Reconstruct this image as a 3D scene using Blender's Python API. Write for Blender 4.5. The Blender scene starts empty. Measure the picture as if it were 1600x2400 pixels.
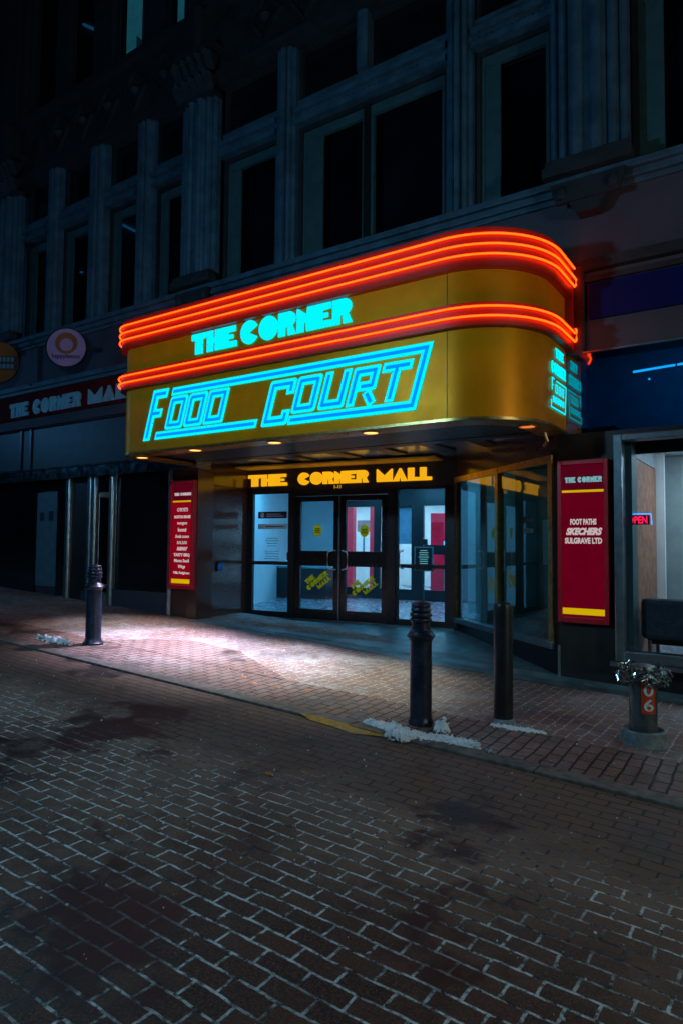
import bpy, bmesh, math, random
from mathutils import Vector, Matrix
from mathutils.geometry import tessellate_polygon
random.seed(7)
sc = bpy.context.scene
COL = sc.collection
R = math.radians

# ------------------------------------------------------------------ camera, world, sun, exposure
YAW, PITCH, ROLL, FPX, EYE = R(34.06), R(2.89), R(.516), 1575., 1.6
fw = Vector((-math.sin(YAW)*math.cos(PITCH), math.cos(YAW)*math.cos(PITCH), math.sin(PITCH)))
rt = Vector((math.cos(YAW), math.sin(YAW), 0)); up = rt.cross(fw)
rt2 = math.cos(ROLL)*rt + math.sin(ROLL)*up; up2 = -math.sin(ROLL)*rt + math.cos(ROLL)*up
cd = bpy.data.cameras.new('camera'); cam = bpy.data.objects.new('camera', cd); COL.objects.link(cam)
cd.sensor_fit = 'HORIZONTAL'; cd.sensor_width = 36; cd.lens = FPX/1600*36
cd.clip_start = .05; cd.clip_end = 500
cam.matrix_world = Matrix(((rt2.x, up2.x, -fw.x, 0), (rt2.y, up2.y, -fw.y, 0), (rt2.z, up2.z, -fw.z, EYE), (0, 0, 0, 1)))
sc.camera = cam
w = bpy.data.worlds.new('World'); sc.world = w; w.use_nodes = True
bg = w.node_tree.nodes['Background']; bg.inputs[0].default_value = (.02, .30, .62, 1); bg.inputs[1].default_value = .0018
sc.view_settings.view_transform = 'Standard'; sc.view_settings.look = 'None'
sc.view_settings.exposure = 0; sc.view_settings.gamma = 1
sl = bpy.data.lights.new('night_light', 'SUN'); sun = bpy.data.objects.new('night_light', sl); COL.objects.link(sun)
sl.energy = .05; sl.color = (.10, .55, 1.0); sl.angle = R(9)
sun.rotation_euler = Vector((-.75, .62, -.42)).to_track_quat('-Z', 'Y').to_euler()
sc.render.engine = 'CYCLES'
sc.cycles.max_bounces = 6; sc.cycles.sample_clamp_indirect = 3
sc.cycles.use_denoising = True

ASSUMED_LAMPS = [  # assumed street lanterns, added out of view: x, y, height, power, colour
 (-5.3, 1.3, 4.3, 350, (.27, .68, 1.)), (6.0, 3.4, 4.0, 500, (.66, .74, .62)), (-19, 3.2, 4.6, 170, (.10, .45, 1.))]
# ------------------------------------------------------------------ materials
class NT:
    def __init__(s, name):
        s.m = bpy.data.materials.new(name); s.m.use_nodes = True
        s.t = s.m.node_tree; s.t.nodes.clear()
        s.out = s.n('ShaderNodeOutputMaterial')
    def n(s, t, **k):
        x = s.t.nodes.new(t)
        for a, b in k.items(): setattr(x, a, b)
        return x
    def l(s, a, b): s.t.links.new(a, b)
    def val(s, sock, v):
        if hasattr(v, 'is_linked') or isinstance(v, bpy.types.NodeSocket): s.l(v, sock)
        else: sock.default_value = v
    def math(s, op, a, b=0., c=None, clamp=False):
        x = s.n('ShaderNodeMath', operation=op, use_clamp=clamp); s.val(x.inputs[0], a); s.val(x.inputs[1], b)
        if c is not None: s.val(x.inputs[2], c)
        return x.outputs[0]
    def ss(s, x, lo, hi):   # smoothstep 0..1
        m = s.n('ShaderNodeMapRange', interpolation_type='SMOOTHSTEP'); s.val(m.inputs[0], x)
        m.inputs[1].default_value = lo; m.inputs[2].default_value = hi; return m.outputs[0]
    def noise(s, vec, scale, detail=3, rough=.55):
        x = s.n('ShaderNodeTexNoise'); s.l(vec, x.inputs['Vector']); x.inputs['Scale'].default_value = scale
        x.inputs['Detail'].default_value = detail; x.inputs['Roughness'].default_value = rough
        return x.outputs[0]
    def mix(s, f, a, b):
        x = s.n('ShaderNodeMix', data_type='RGBA'); s.val(x.inputs[0], f)
        for i, v in ((6, a), (7, b)):
            if isinstance(v, tuple): x.inputs[i].default_value = (*v, 1)
            else: s.l(v, x.inputs[i])
        return x.outputs[2]
    def pos(s): return s.n('ShaderNodeNewGeometry').outputs['Position']
    def obj(s): return s.n('ShaderNodeTexCoord').outputs['Object']

def mat(name, col, rough=.5, metal=0., var=.15, scale=6., bump=.0, bscale=40., spec=.5, dirt=0.):
    k = NT(name); p = k.n('ShaderNodeBsdfPrincipled'); k.l(p.outputs[0], k.out.inputs[0])
    P = k.pos()
    n1 = k.noise(P, scale, 4)
    lo = tuple(c*(1-var) for c in col); hi = tuple(min(1, c*(1+var)) for c in col)
    c = k.mix(k.ss(n1, .3, .7), lo, hi)
    if dirt:
        n2 = k.noise(P, scale*.35, 5, .7)
        c = k.mix(k.math('MULTIPLY', k.ss(n2, .48, .68), dirt), c, tuple(x*.25 for x in col))
    k.l(c, p.inputs['Base Color'])
    p.inputs['Metallic'].default_value = metal
    p.inputs['Specular IOR Level'].default_value = spec
    r = k.math('MULTIPLY_ADD', k.noise(P, scale*3, 3), .22, rough-.11, clamp=True)
    k.l(r, p.inputs['Roughness'])
    if bump:
        b = k.n('ShaderNodeBump'); b.inputs['Strength'].default_value = bump; b.inputs['Distance'].default_value = .01
        k.l(k.noise(P, bscale, 5, .65), b.inputs['Height']); k.l(b.outputs[0], p.inputs['Normal'])
    return k.m

def emit(name, col, strength=1., var=.0):
    k = NT(name); e = k.n('ShaderNodeEmission'); k.l(e.outputs[0], k.out.inputs[0])
    e.inputs[0].default_value = (*col, 1); e.inputs[1].default_value = strength
    if var:
        k.l(k.math('MULTIPLY_ADD', k.noise(k.pos(), 5, 3), strength*var*2, strength*(1-var)), e.inputs[1])
    return k.m

def glass(name, tint=(.8, .9, 1), refl=1.0, rough=.02, base=.04):
    k = NT(name); t = k.n('ShaderNodeBsdfTransparent'); t.inputs[0].default_value = (*tint, 1)
    g = k.n('ShaderNodeBsdfGlossy'); g.inputs['Roughness'].default_value = rough; g.inputs[0].default_value = (1, 1, 1, 1)
    fr = k.n('ShaderNodeFresnel'); fr.inputs[0].default_value = 1.5
    m = k.n('ShaderNodeMixShader'); bf = k.n('ShaderNodeNewGeometry').outputs['Backfacing']    # only the outer face of a pane mirrors
    k.l(k.math('MULTIPLY', k.math('MULTIPLY_ADD', fr.outputs[0], refl, base-.04, clamp=True), k.math('SUBTRACT', 1., bf)), m.inputs[0])
    k.l(t.outputs[0], m.inputs[1]); k.l(g.outputs[0], m.inputs[2]); k.l(m.outputs[0], k.out.inputs[0])
    return k.m

def brickmat(name, rot, bw, bh, c1, c2, joint, jdark, salt, jointmode, msize=.008, seed=0., saltamt=.5, wetamt=.85, dust=False):
    """clay pavers; joint = frost in the joints, jdark = plain joints; jointmode = low/high threshold of the frost noise"""
    k = NT(name); p = k.n('ShaderNodeBsdfPrincipled'); k.l(p.outputs[0], k.out.inputs[0])
    P = k.pos()
    mp = k.n('ShaderNodeMapping'); mp.inputs['Rotation'].default_value = (0, 0, rot); mp.inputs['Location'].default_value = (seed, seed*.7, 0)
    k.l(P, mp.inputs[0])
    nz = k.n('ShaderNodeTexNoise'); nz.inputs['Scale'].default_value = 3.2; nz.inputs['Detail'].default_value = 3; k.l(P, nz.inputs['Vector'])
    nz2 = k.n('ShaderNodeTexNoise'); nz2.inputs['Scale'].default_value = 38; nz2.inputs['Detail'].default_value = 2; k.l(P, nz2.inputs['Vector'])
    def off(n, amt):
        v = k.n('ShaderNodeVectorMath', operation='SUBTRACT'); k.l(n.outputs['Color'], v.inputs[0]); v.inputs[1].default_value = (.5, .5, .5)
        u = k.n('ShaderNodeVectorMath', operation='SCALE'); k.l(v.outputs[0], u.inputs[0]); u.inputs['Scale'].default_value = amt
        return u.outputs[0]
    a = k.n('ShaderNodeVectorMath', operation='ADD'); k.l(mp.outputs[0], a.inputs[0]); k.l(off(nz, .034), a.inputs[1])
    a2 = k.n('ShaderNodeVectorMath', operation='ADD'); k.l(a.outputs[0], a2.inputs[0]); k.l(off(nz2, .008), a2.inputs[1])
    b = k.n('ShaderNodeTexBrick'); k.l(a2.outputs[0], b.inputs['Vector'])
    b.offset = .5; b.squash = 1
    b.inputs['Scale'].default_value = 1; b.inputs['Brick Width'].default_value = bw; b.inputs['Row Height'].default_value = bh
    b.inputs['Mortar Size'].default_value = msize; b.inputs['Mortar Smooth'].default_value = .35; b.inputs['Bias'].default_value = -.15
    b.inputs['Color1'].default_value = (*c1, 1); b.inputs['Color2'].default_value = (*c2, 1); b.inputs['Mortar'].default_value = (*jdark, 1)
    mort = b.outputs['Fac']
    fine = k.noise(P, 90, 4, .75); mid = k.noise(P, 7, 4, .6); big = k.noise(P, .75, 4, .6); spk = k.noise(P, 150, 3, .7)
    # every brick its own tone, worn, with a pale residue of road salt
    c = k.mix(k.ss(fine, .40, .70), b.outputs['Color'], tuple(x*1.9 for x in c2))
    res = k.math('MULTIPLY', k.ss(big, .38, .66), k.ss(mid, .25, .7))
    if dust:    # trodden dust lies thickest in the strip of street nearer the kerb
        sy = k.n('ShaderNodeSeparateXYZ'); k.l(P, sy.inputs[0])
        far = k.ss(k.math('ADD', sy.outputs[1], k.math('MULTIPLY', big, 1.6)), 2.9, 4.5)
        res = k.math('ADD', k.math('MULTIPLY', res, .30), k.math('MULTIPLY', far, .62), clamp=True)
    res = k.math('MULTIPLY', res, saltamt)
    c = k.mix(res, c, salt)
    c = k.mix(k.math('MULTIPLY', k.ss(spk, .60, .72), .62), c, tuple(min(.6, x*1.6) for x in salt))
    # frost in the joints, broken up and missing in wet patches
    frost = k.math('MULTIPLY', k.ss(k.noise(P, 1.6, 3, .6), jointmode[0], jointmode[1]), k.ss(k.noise(P, 21, 4, .75), .36, .60))
    jc = k.mix(frost, jdark, joint)
    if dust:    # towards the kerb the joints lose their frost and the clay shows browner
        gut = k.ss(k.math('ADD', sy.outputs[1], k.math('MULTIPLY', k.noise(P, 2.2, 4, .6), 1.5)), 3.75, 4.55)
        frost = k.math('MULTIPLY', frost, k.math('SUBTRACT', 1., k.math('MULTIPLY', gut, .93)))
        jc = k.mix(frost, jdark, joint)
        c = k.mix(k.math('MULTIPLY', gut, .6), c, (.085, .042, .026))
    c = k.mix(mort, c, jc)
    # dark wet stains
    wet = k.math('MULTIPLY', k.ss(k.noise(P, 1.0, 6, .7), .53, .62), wetamt)
    c = k.mix(wet, c, tuple(x*.3 for x in c1))
    k.l(c, p.inputs['Base Color'])
    k.l(k.math('MULTIPLY_ADD', wet, -.32, .74), p.inputs['Roughness'])
    h = k.math('SUBTRACT', k.math('MULTIPLY', fine, .25), k.math('MULTIPLY', mort, k.math('MULTIPLY_ADD', frost, -.6, 1.)))
    bm_ = k.n('ShaderNodeBump'); bm_.inputs['Strength'].default_value = .8; bm_.inputs['Distance'].default_value = .006
    k.l(h, bm_.inputs['Height']); k.l(bm_.outputs[0], p.inputs['Normal'])
    return k.m

M = {}
M['road'] = brickmat('road_brick', 0, .196, .096, (.012, .007, .005), (.078, .032, .016), (.66, .76, .74), (.014, .012, .011), (.30, .22, .15), (.30, .52), .0074, 0, .95, .85, True)
M['walk'] = brickmat('walk_brick', R(90), .205, .102, (.085, .050, .040), (.17, .088, .066), (.46, .42, .38), (.10, .08, .07), (.34, .38, .41), (.2, .42), .010, 3.1, .95, .35)
M['band'] = brickmat('band_brick', R(88), .205, .102, (.09, .050, .040), (.16, .085, .062), (.3, .26, .22), (.016, .012, .011), (.30, .28, .26), (.62, .85), .010, 5.3, .6)
M['granite'] = mat('granite', (.13, .12, .105), .7, var=.4, scale=14, bump=.4, bscale=120, dirt=.5)
M['apron'] = mat('concrete_apron', (.12, .19, .21), .42, var=.3, scale=5, bump=.25, bscale=60, dirt=.6)
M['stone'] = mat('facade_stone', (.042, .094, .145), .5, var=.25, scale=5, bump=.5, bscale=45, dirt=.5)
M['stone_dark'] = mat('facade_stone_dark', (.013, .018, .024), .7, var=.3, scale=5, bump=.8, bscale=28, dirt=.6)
M['spandrel'] = mat('spandrel_panel', (.055, .052, .075), .7, var=.12, scale=2, bump=.12, bscale=80, dirt=.3)
M['black'] = mat('black_frame', (.012, .013, .015), .35, var=.3, scale=20)
M['blackmetal'] = mat('black_metal', (.008, .009, .012), .28, .3, var=.3, scale=20, spec=.8)
M['dark'] = mat('dark_panel', (.02, .018, .018), .45, var=.3, scale=6)
M['sash'] = mat('window_sash', (.035, .085, .10), .5, var=.15, scale=6)
M['wood'] = mat('polished_granite_brown', (.085, .036, .028), .15, .0, var=.3, scale=60, spec=.9)
M['bronze'] = mat('bronze_trim', (.55, .35, .12), .32, .9, var=.2, scale=12)
M['soffit'] = mat('soffit_panel', (.42, .20, .03), .30, .4, var=.1, scale=5)
M['ceiling'] = mat('mirror_ceiling', (.50, .58, .72), .22, .6, var=.25, scale=1.8)
M['gold'] = mat('gold_fascia', (.98, .315, .002), .42, .35, var=.10, scale=1.5, dirt=.22, spec=.2)
M['red_band'] = mat('red_band', (.24, .016, .005), .42, 0, var=.05, scale=3)
M['neon'] = emit('neon_tube', (1., .040, .002), 7.4)
M['cap'] = mat('neon_end', (.5, .12, .08), .5)
M['cyan'] = emit('cyan_letter', (0, .80, 1.), 1.2)
M['blue'] = emit('blue_inlay', (0, .24, 1.), 1.1)
M['goldlit'] = emit('gold_letter', (1., .47, .008), .95, .12)
M['chrome'] = mat('chrome', (.55, .6, .62), .14, 1., var=.1, scale=3)
M['pull'] = mat('pull_handle', (.75, .78, .8), .3, .2)
M['alu'] = mat('aluminium_frame', (.30, .36, .40), .32, .9, var=.15, scale=8)
M['glass'] = glass('door_glass', (.82, .93, 1.), 1., .015)
M['darkglass'] = mat('dark_window_glass', (.006, .008, .011), .09, 0, var=.3, scale=3, spec=.6)
M['recess_glass'] = glass('recess_glass', (.7, .8, .82), 2.4, .02, .06)
M['blueglass'] = mat('blue_fascia_glass', (.006, .035, .11), .10, 0, var=.15, scale=1.5, spec=1.)
M['tintglass'] = glass('tinted_blue_glass', (.06, .40, .62), 3.0, .05, .16)
M['purple'] = mat('purple_board', (.001, .005, .085), .7, var=.1, scale=3, spec=.15)
M['redsign'] = mat('red_sign_frame', (.55, .012, .03), .35, var=.08, scale=5)
M['redpanel'] = emit('red_sign_lit_face', (.36, .001, .014), .60, .2)
M['maroonpanel'] = emit('maroon_sign_lit_face', (.36, .001, .03), .30, .25)
M['redpanel2'] = emit('red_sign_lit_face_dark', (.16, .002, .02), .45, .3)
M['darkred'] = mat('dark_red_board', (.10, .006, .008), .8, var=.2, scale=4, spec=.1)
M['yellow'] = emit('yellow_stripe', (.75, .50, .0), .8)
M['whitetxt'] = emit('white_lettering', (.75, .62, .62), .7)
M['tealtxt'] = emit('teal_lettering', (.25, .62, .66), .65)
M['paleletter'] = mat('pale_letter', (.20, .42, .52), .5, var=.12, scale=8)
k = NT('yellow_decal'); d_ = k.n('ShaderNodeBsdfDiffuse'); t_ = k.n('ShaderNodeBsdfTranslucent'); m_ = k.n('ShaderNodeMixShader')
for q_ in (d_, t_): q_.inputs[0].default_value = (1., .66, .012, 1)
m_.inputs[0].default_value = .7; k.l(d_.outputs[0], m_.inputs[1]); k.l(t_.outputs[0], m_.inputs[2]); k.l(m_.outputs[0], k.out.inputs[0]); M['yellowdecal'] = k.m
M['snow'] = mat('snow', (.86, .92, .94), .6, var=.12, scale=18, bump=.5, bscale=90, dirt=.18)
M['iron'] = mat('bollard_paint', (.012, .017, .038), .33, .1, var=.5, scale=14, bump=.15, bscale=90, spec=.8)
k = NT('flecked_bollard_paint'); p_ = k.n('ShaderNodeBsdfPrincipled'); k.l(p_.outputs[0], k.out.inputs[0]); P_ = k.pos()
c_ = k.mix(k.ss(k.noise(P_, 11, 4, .6), .4, .65), (.008, .012, .03), (.022, .030, .055))
c_ = k.mix(k.math('MULTIPLY', k.ss(k.noise(P_, 55, 3, .6), .66, .72), .6), c_, (.25, .30, .32))
k.l(c_, p_.inputs['Base Color']); k.l(k.math('MULTIPLY_ADD', k.noise(P_, 30, 4), .4, .18), p_.inputs['Roughness'])
b_ = k.n('ShaderNodeBump'); b_.inputs['Strength'].default_value = .3; b_.inputs['Distance'].default_value = .004; k.l(k.noise(P_, 80, 4), b_.inputs['Height']); k.l(b_.outputs[0], p_.inputs['Normal']); M['iron'] = k.m
M['postgrey'] = mat('post_steel', (.14, .16, .17), .36, .7, var=.3, scale=9, bump=.1)
M['black_post'] = mat('post_black', (.016, .018, .020), .4, .1, var=.4, scale=9, bump=.1)
M['collar'] = mat('concrete_collar', (.20, .24, .25), .7, var=.3, scale=16, bump=.6, bscale=60)
M['orange'] = mat('orange_plate', (.62, .055, .015), .4, var=.1)
M['plate_digit'] = mat('digit_reflective', (.55, .75, .8), .4)
M['tinsel'] = mat('tinsel', (.55, .75, .72), .18, 1., var=.6, scale=60)
M['violet'] = mat('violet_disc', (.36, .25, .46), .45, var=.06, scale=4)
M['ochre'] = mat('ochre_disc', (.26, .085, .015), .5, var=.1)
M['ochre_dark'] = mat('brown_disc', (.10, .035, .012), .5, var=.2)
M['ink'] = mat('dark_ink', (.03, .012, .04), .5)
M['bluetxt'] = mat('blue_paint', (.10, .30, .50), .5)
M['wall_in'] = mat('interior_wall', (.62, .72, .76), .5, var=.05, scale=2)
M['floor_in'] = mat('interior_floor', (.22, .25, .30), .25, var=.2, scale=4)
M['white_in'] = mat('interior_white', (.75, .76, .75), .5, var=.05)
M['red_in'] = mat('interior_red', (.6, .02, .06), .4, var=.15, scale=2)
M['tile'] = None
M['woodpanel'] = mat('wood_panel_wall', (.33, .13, .075), .45, var=.35, scale=9)
M['chair'] = mat('dark_upholstery', (.03, .035, .045), .8, var=.3, scale=20, bump=.3)
M['tube_cool'] = emit('cool_tube', (.45, .85, 1.), 4.)
M['ceil_light'] = emit('cool_ceiling_light', (.14, .62, 1.), 30.)
M['warm_light'] = emit('downlight_lens', (1., .45, .12), 3.)
M['dim_light'] = emit('downlight_lens_dim', (1., .25, .04), .9)
M['red_neon'] = emit('red_neon', (1., .01, .06), 1.6)
M['blue_neon'] = emit('blue_neon', (.02, .30, 1.), 3.)
M['yellowpaint'] = mat('yellow_kerb_paint', (.42, .24, .01), .5, var=.3, scale=25, dirt=.5)
M['leaf'] = mat('fallen_leaf', (.5, .17, .02), .6)
M['bluebox'] = emit('blue_button', (.01, .10, .55), .35)
M['paper'] = mat('paper', (.5, .55, .6), .6)
M['lit_room'] = emit('lit_curtain', (.05, .33, .42), .85, .35)
M['office'] = glass('office_glass', (.35, .42, .45), .8, .03, .03)
M['glint_glow'] = emit('glint_glow', (.02, .22, .42), .9)  # glow for the imitated reflections in the upper window panes
M['teal_slate'] = mat('sign_slate', (.02, .07, .085), .5)
# chequered hall floor
k = NT('hall_tiles'); p_ = k.n('ShaderNodeBsdfPrincipled'); k.l(p_.outputs[0], k.out.inputs[0])
ch = k.n('ShaderNodeTexChecker'); ch.inputs['Scale'].default_value = 2.2; k.l(k.pos(), ch.inputs[0])
ch.inputs[1].default_value = (.5, .6, .66, 1); ch.inputs[2].default_value = (.03, .05, .08, 1)
k.l(ch.outputs[0], p_.inputs['Base Color']); p_.inputs['Roughness'].default_value = .22; M['tile'] = k.m

# ------------------------------------------------------------------ mesh helpers
class MB:
    def __init__(s, fn=None): s.v = []; s.f = []; s.fn = fn; s.smooth = []
    def add(s, vs, fs, smooth=False):
        o = len(s.v); s.v += [tuple(x) for x in vs]; s.f += [tuple(i+o for i in f) for f in fs]; s.smooth += [smooth]*len(fs)
        return s
    def box(s, x0, x1, y0, y1, z0, z1):
        x0, x1 = sorted((x0, x1)); y0, y1 = sorted((y0, y1)); z0, z1 = sorted((z0, z1))
        return s.add([(x0,y0,z0),(x1,y0,z0),(x1,y1,z0),(x0,y1,z0),(x0,y0,z1),(x1,y0,z1),(x1,y1,z1),(x0,y1,z1)],
              [(0,3,2,1),(4,5,6,7),(0,1,5,4),(1,2,6,5),(2,3,7,6),(3,0,4,7)])
    def frame(s, x0, x1, z0, z1, w, y0, y1, wb=None, wt=None):   # rectangular ring, pieces butted
        wb = w if wb is None else wb; wt = w if wt is None else wt
        s.box(x0, x0+w, y0, y1, z0, z1); s.box(x1-w, x1, y0, y1, z0, z1)
        s.box(x0+w, x1-w, y0, y1, z0, z0+wb); s.box(x0+w, x1-w, y0, y1, z1-wt, z1); return s
    def poly(s, outer, y0, y1, holes=()):                       # (x,z) outline extruded from y0 (front) to y1
        loops = [list(outer)] + [list(h) for h in holes]
        tris = tessellate_polygon([[Vector((a, b, 0)) for a, b in lp] for lp in loops])
        flat = [p for lp in loops for p in lp]; n = len(flat)
        vs = [(a, y0, b) for a, b in flat] + [(a, y1, b) for a, b in flat]; fs = []
        for t in tris:
            a, b, c = t
            ar = (flat[b][0]-flat[a][0])*(flat[c][1]-flat[a][1])-(flat[b][1]-flat[a][1])*(flat[c][0]-flat[a][0])
            if abs(ar) < 1e-12: continue
            if ar < 0: b, c = c, b
            fs.append((a, b, c)); fs.append((a+n, c+n, b+n))
        o = 0
        for lp in loops:
            m = len(lp)
            for i in range(m): j = (i+1) % m; fs.append((o+i, o+j, o+j+n, o+i+n))
            o += m
        return s.add(vs, fs)
    def vprof(s, pts, z0, z1, closed=True):                     # (x,y) outline extruded vertically
        n = len(pts); tris = tessellate_polygon([[Vector((a, b, 0)) for a, b in pts]])
        fs = [tuple(t) for t in tris] + [tuple(i+n for i in t) for t in tris] + [(i, (i+1) % n, (i+1) % n+n, i+n) for i in range(n)]
        return s.add([(a, b, z0) for a, b in pts]+[(a, b, z1) for a, b in pts], fs)
    def lathe(s, prof, c=(0, 0, 0), n=32):
        cx, cy, cz = c; vs = []; fs = []
        for r, z in prof:
            for i in range(n): a = 2*math.pi*i/n; vs.append((cx+r*math.cos(a), cy+r*math.sin(a), cz+z))
        for j in range(len(prof)-1):
            for i in range(n): fs.append((j*n+i, j*n+(i+1) % n, (j+1)*n+(i+1) % n, (j+1)*n+i))
        return s.add(vs, fs, True)
    def tube(s, path, r, n=8):
        path = [Vector(p) for p in path]; vs = []; fs = []
        up0 = Vector((0, 0, 1))
        for i, p in enumerate(path):
            d = (path[min(i+1, len(path)-1)]-path[max(i-1, 0)]).normalized()
            a = d.cross(up0)
            if a.length < .05: a = d.cross(Vector((1, 0, 0)))
            a.normalize(); b = a.cross(d)
            for j in range(n): t = 2*math.pi*j/n; vs.append(p+a*r*math.cos(t)+b*r*math.sin(t))
        for i in range(len(path)-1):
            for j in range(n): fs.append((i*n+j, i*n+(j+1) % n, (i+1)*n+(j+1) % n, (i+1)*n+j))
        fs += [tuple(range(n-1, -1, -1)), tuple(range((len(path)-1)*n, len(path)*n))]
        return s.add(vs, fs, True)
    def disc_y(s, cx, cz, rx, rz, y0, y1, n=40):
        return s.poly([(cx+rx*math.cos(2*math.pi*i/n), cz+rz*math.sin(2*math.pi*i/n)) for i in range(n)], y0, y1)
    def build(s, name, m, parent=None, fn=None, bevel=0):
        fn = fn or s.fn; vs = [fn(v) for v in s.v] if fn else s.v
        me = bpy.data.meshes.new(name); me.from_pydata([tuple(v) for v in vs], [], s.f); me.materials.append(m)
        me.polygons.foreach_set('use_smooth', s.smooth); me.update()
        if s.v and any(s.smooth): 
            b = bmesh.new(); b.from_mesh(me)
            for e in b.edges:
                if len(e.link_faces) == 2 and e.calc_face_angle(0) > R(42): e.smooth = False
            b.to_mesh(me); b.free()
        b = bmesh.new(); b.from_mesh(me); bmesh.ops.recalc_face_normals(b, faces=b.faces); b.to_mesh(me); b.free()
        o = bpy.data.objects.new(name, me); COL.objects.link(o)
        if bevel:
            mo = o.modifiers.new('bevel', 'BEVEL'); mo.width = bevel; mo.segments = 2; mo.limit_method = 'ANGLE'
        if parent is not None:
            o.parent = parent
            o.matrix_parent_inverse = Matrix.Translation(-parent.location) if parent.parent is None else Matrix()
            if parent.parent is not None: o.matrix_parent_inverse = Matrix.Translation(-WLOC.get(parent.name, Vector()))
            WLOC[o.name] = Vector((0, 0, 0))
        return o
WLOC = {}
def tag(o, label, cat=None, group=None, kind=None):
    o['label'] = label
    if cat: o['category'] = cat
    if group: o['group'] = group
    if kind: o['kind'] = kind
    return o
def thing(name, label, cat, loc=(0, 0, 0), group=None):
    o = bpy.data.objects.new(name, None); COL.objects.link(o); o.location = loc; o.empty_display_size = .2
    WLOC[o.name] = Vector(loc)
    return tag(o, label, cat, group)
def struct(o, label): o['kind'] = 'structure'; o['label'] = label; return o
def clone(root, delta, label):      # copy of a thing with copies of its parts
    r = root.copy(); COL.objects.link(r); r.location = root.location + Vector(delta); r['label'] = label
    def rec(a, b):
        for ch in a.children:
            c = ch.copy(); COL.objects.link(c); c.parent = b; rec(ch, c)
    rec(root, r); return r
def lamp(name, loc, e, c, parent, size=.1):
    L = bpy.data.lights.new(name, 'POINT'); lo = bpy.data.objects.new(name, L); COL.objects.link(lo)
    L.energy = e; L.color = c; L.shadow_soft_size = size; lo.location = loc; lo.parent = parent; lo.matrix_parent_inverse = Matrix.Translation(-parent.location)
def entf(v):                        # entrance frame: (s across, d depth, z) -> world
    a = R(7); s, d, z = v; return (-8.25+s*math.cos(a)-d*math.sin(a), 9.17+s*math.sin(a)+d*math.cos(a), z)
# wall of the splayed shop window on the right of the recess
Q1 = Vector((-4.379, 9.645)); Q2 = Vector((-2.25, 7.75)); qd = (Q2-Q1).normalized(); qn = Vector((-qd.y, qd.x))
if qn.y < 0: qn = -qn
def rwf(v): s, d, z = v; q = Q1+qd*s+qn*d; return (q.x, q.y, z)
# left wall of the recess: s runs from the street corner to the doors, d is away from the opening
L1 = Vector((-8.06, 7.75)); L2 = Vector((-8.25, 9.17)); ld = (L2-L1).normalized(); ln = Vector((-ld.y, ld.x))
if ln.x > 0: ln = -ln
def lwf(v): s, d, z = v; q = L1+ld*s+ln*d; return (q.x, q.y, z)
SL = .047
def gz(x): return -SL*x

# ------------------------------------------------------------------ lettering
def arc(cx, cy, rx, ry, a0, a1, n=14): return [(cx+rx*math.cos(R(a0+(a1-a0)*i/n)), cy+ry*math.sin(R(a0+(a1-a0)*i/n))) for i in range(n+1)]
BL = {  # fat geometric capitals: (advance width, outline) in a box one unit high
 'T': (.86, [(0, .70), (0, .98), (.03, 1), (.86, 1), (.86, .72), (.66, .70), (.66, 0), (.22, 0), (.22, .70)]),
 'H': (.82, [(0, 0), (.35, 0), (.35, .38), (.47, .38), (.47, 0), (.82, 0), (.82, 1), (.47, 1), (.47, .64), (.35, .64), (.35, 1), (0, 1)]),
 'E': (.80, [(0, 0), (.84, 0), (.82, .27), (.36, .29), (.36, .40), (.64, .40), (.64, .59), (.36, .60), (.36, .71), (.76, .73), (.76, 1), (0, 1)]),
 'C': (.98, [(.46, .48)] + arc(.48, .5, .5, .52, 27, 333, 36)),
 'O': (1.02, arc(.51, .5, .51, .52, 0, 350, 35)),
 'R': (.92, [(0, 0), (.36, 0), (.36, .36), (.47, .36), (.50, 0), (.92, 0), (.74, .40)] + arc(.55, .68, .34, .32, -38, 90, 12) + [(0, 1)]),
 'N': (.88, [(0, 0), (.36, 0), (.36, .50), (.46, .30), (.49, 0), (.88, 0), (.88, 1), (.53, 1), (.50, .72), (.08, 1), (0, 1)]),
 'M': (1.10, [(0, 0), (1.10, 0), (1.10, 1), (1.04, 1), (.55, .48), (.06, 1), (0, 1)]),
 'A': (1.0, [(0, 0), (.43, 0), (.47, .28), (.53, .28), (.57, 0), (1.0, 0), (.56, 1), (.46, 1)]),
 'L': (.78, [(0, 0), (.78, 0), (.78, .26), (.42, .28), (.42, 1), (0, 1)]),
}
def block(mb, txt, x0, x1, z0, z1, y0, y1, gap=.05, space=.42, shear=0):
    tot = sum((space if c == ' ' else BL[c][0])+gap for c in txt)-gap
    sx = (x1-x0)/tot; h = z1-z0; x = x0
    for c in txt:
        if c == ' ': x += (space+gap)*sx; continue
        wd, ol = BL[c]
        mb.poly([(x+a*sx+shear*b*h, z0+b*h) for a, b in ol], y0, y1); x += (wd+gap)*sx
    return mb
def rounded(path, r=.03):
    out = [path[0]]
    for i in range(1, len(path)-1):
        p0, p1, p2 = [Vector(q) for q in path[i-1:i+2]]
        a = (p0-p1).normalized(); b = (p2-p1).normalized()
        out += [tuple(p1+a*r), tuple(p1+a*r*.3+b*r*.3), tuple(p1+b*r)]
    return out+[path[-1]]
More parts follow.
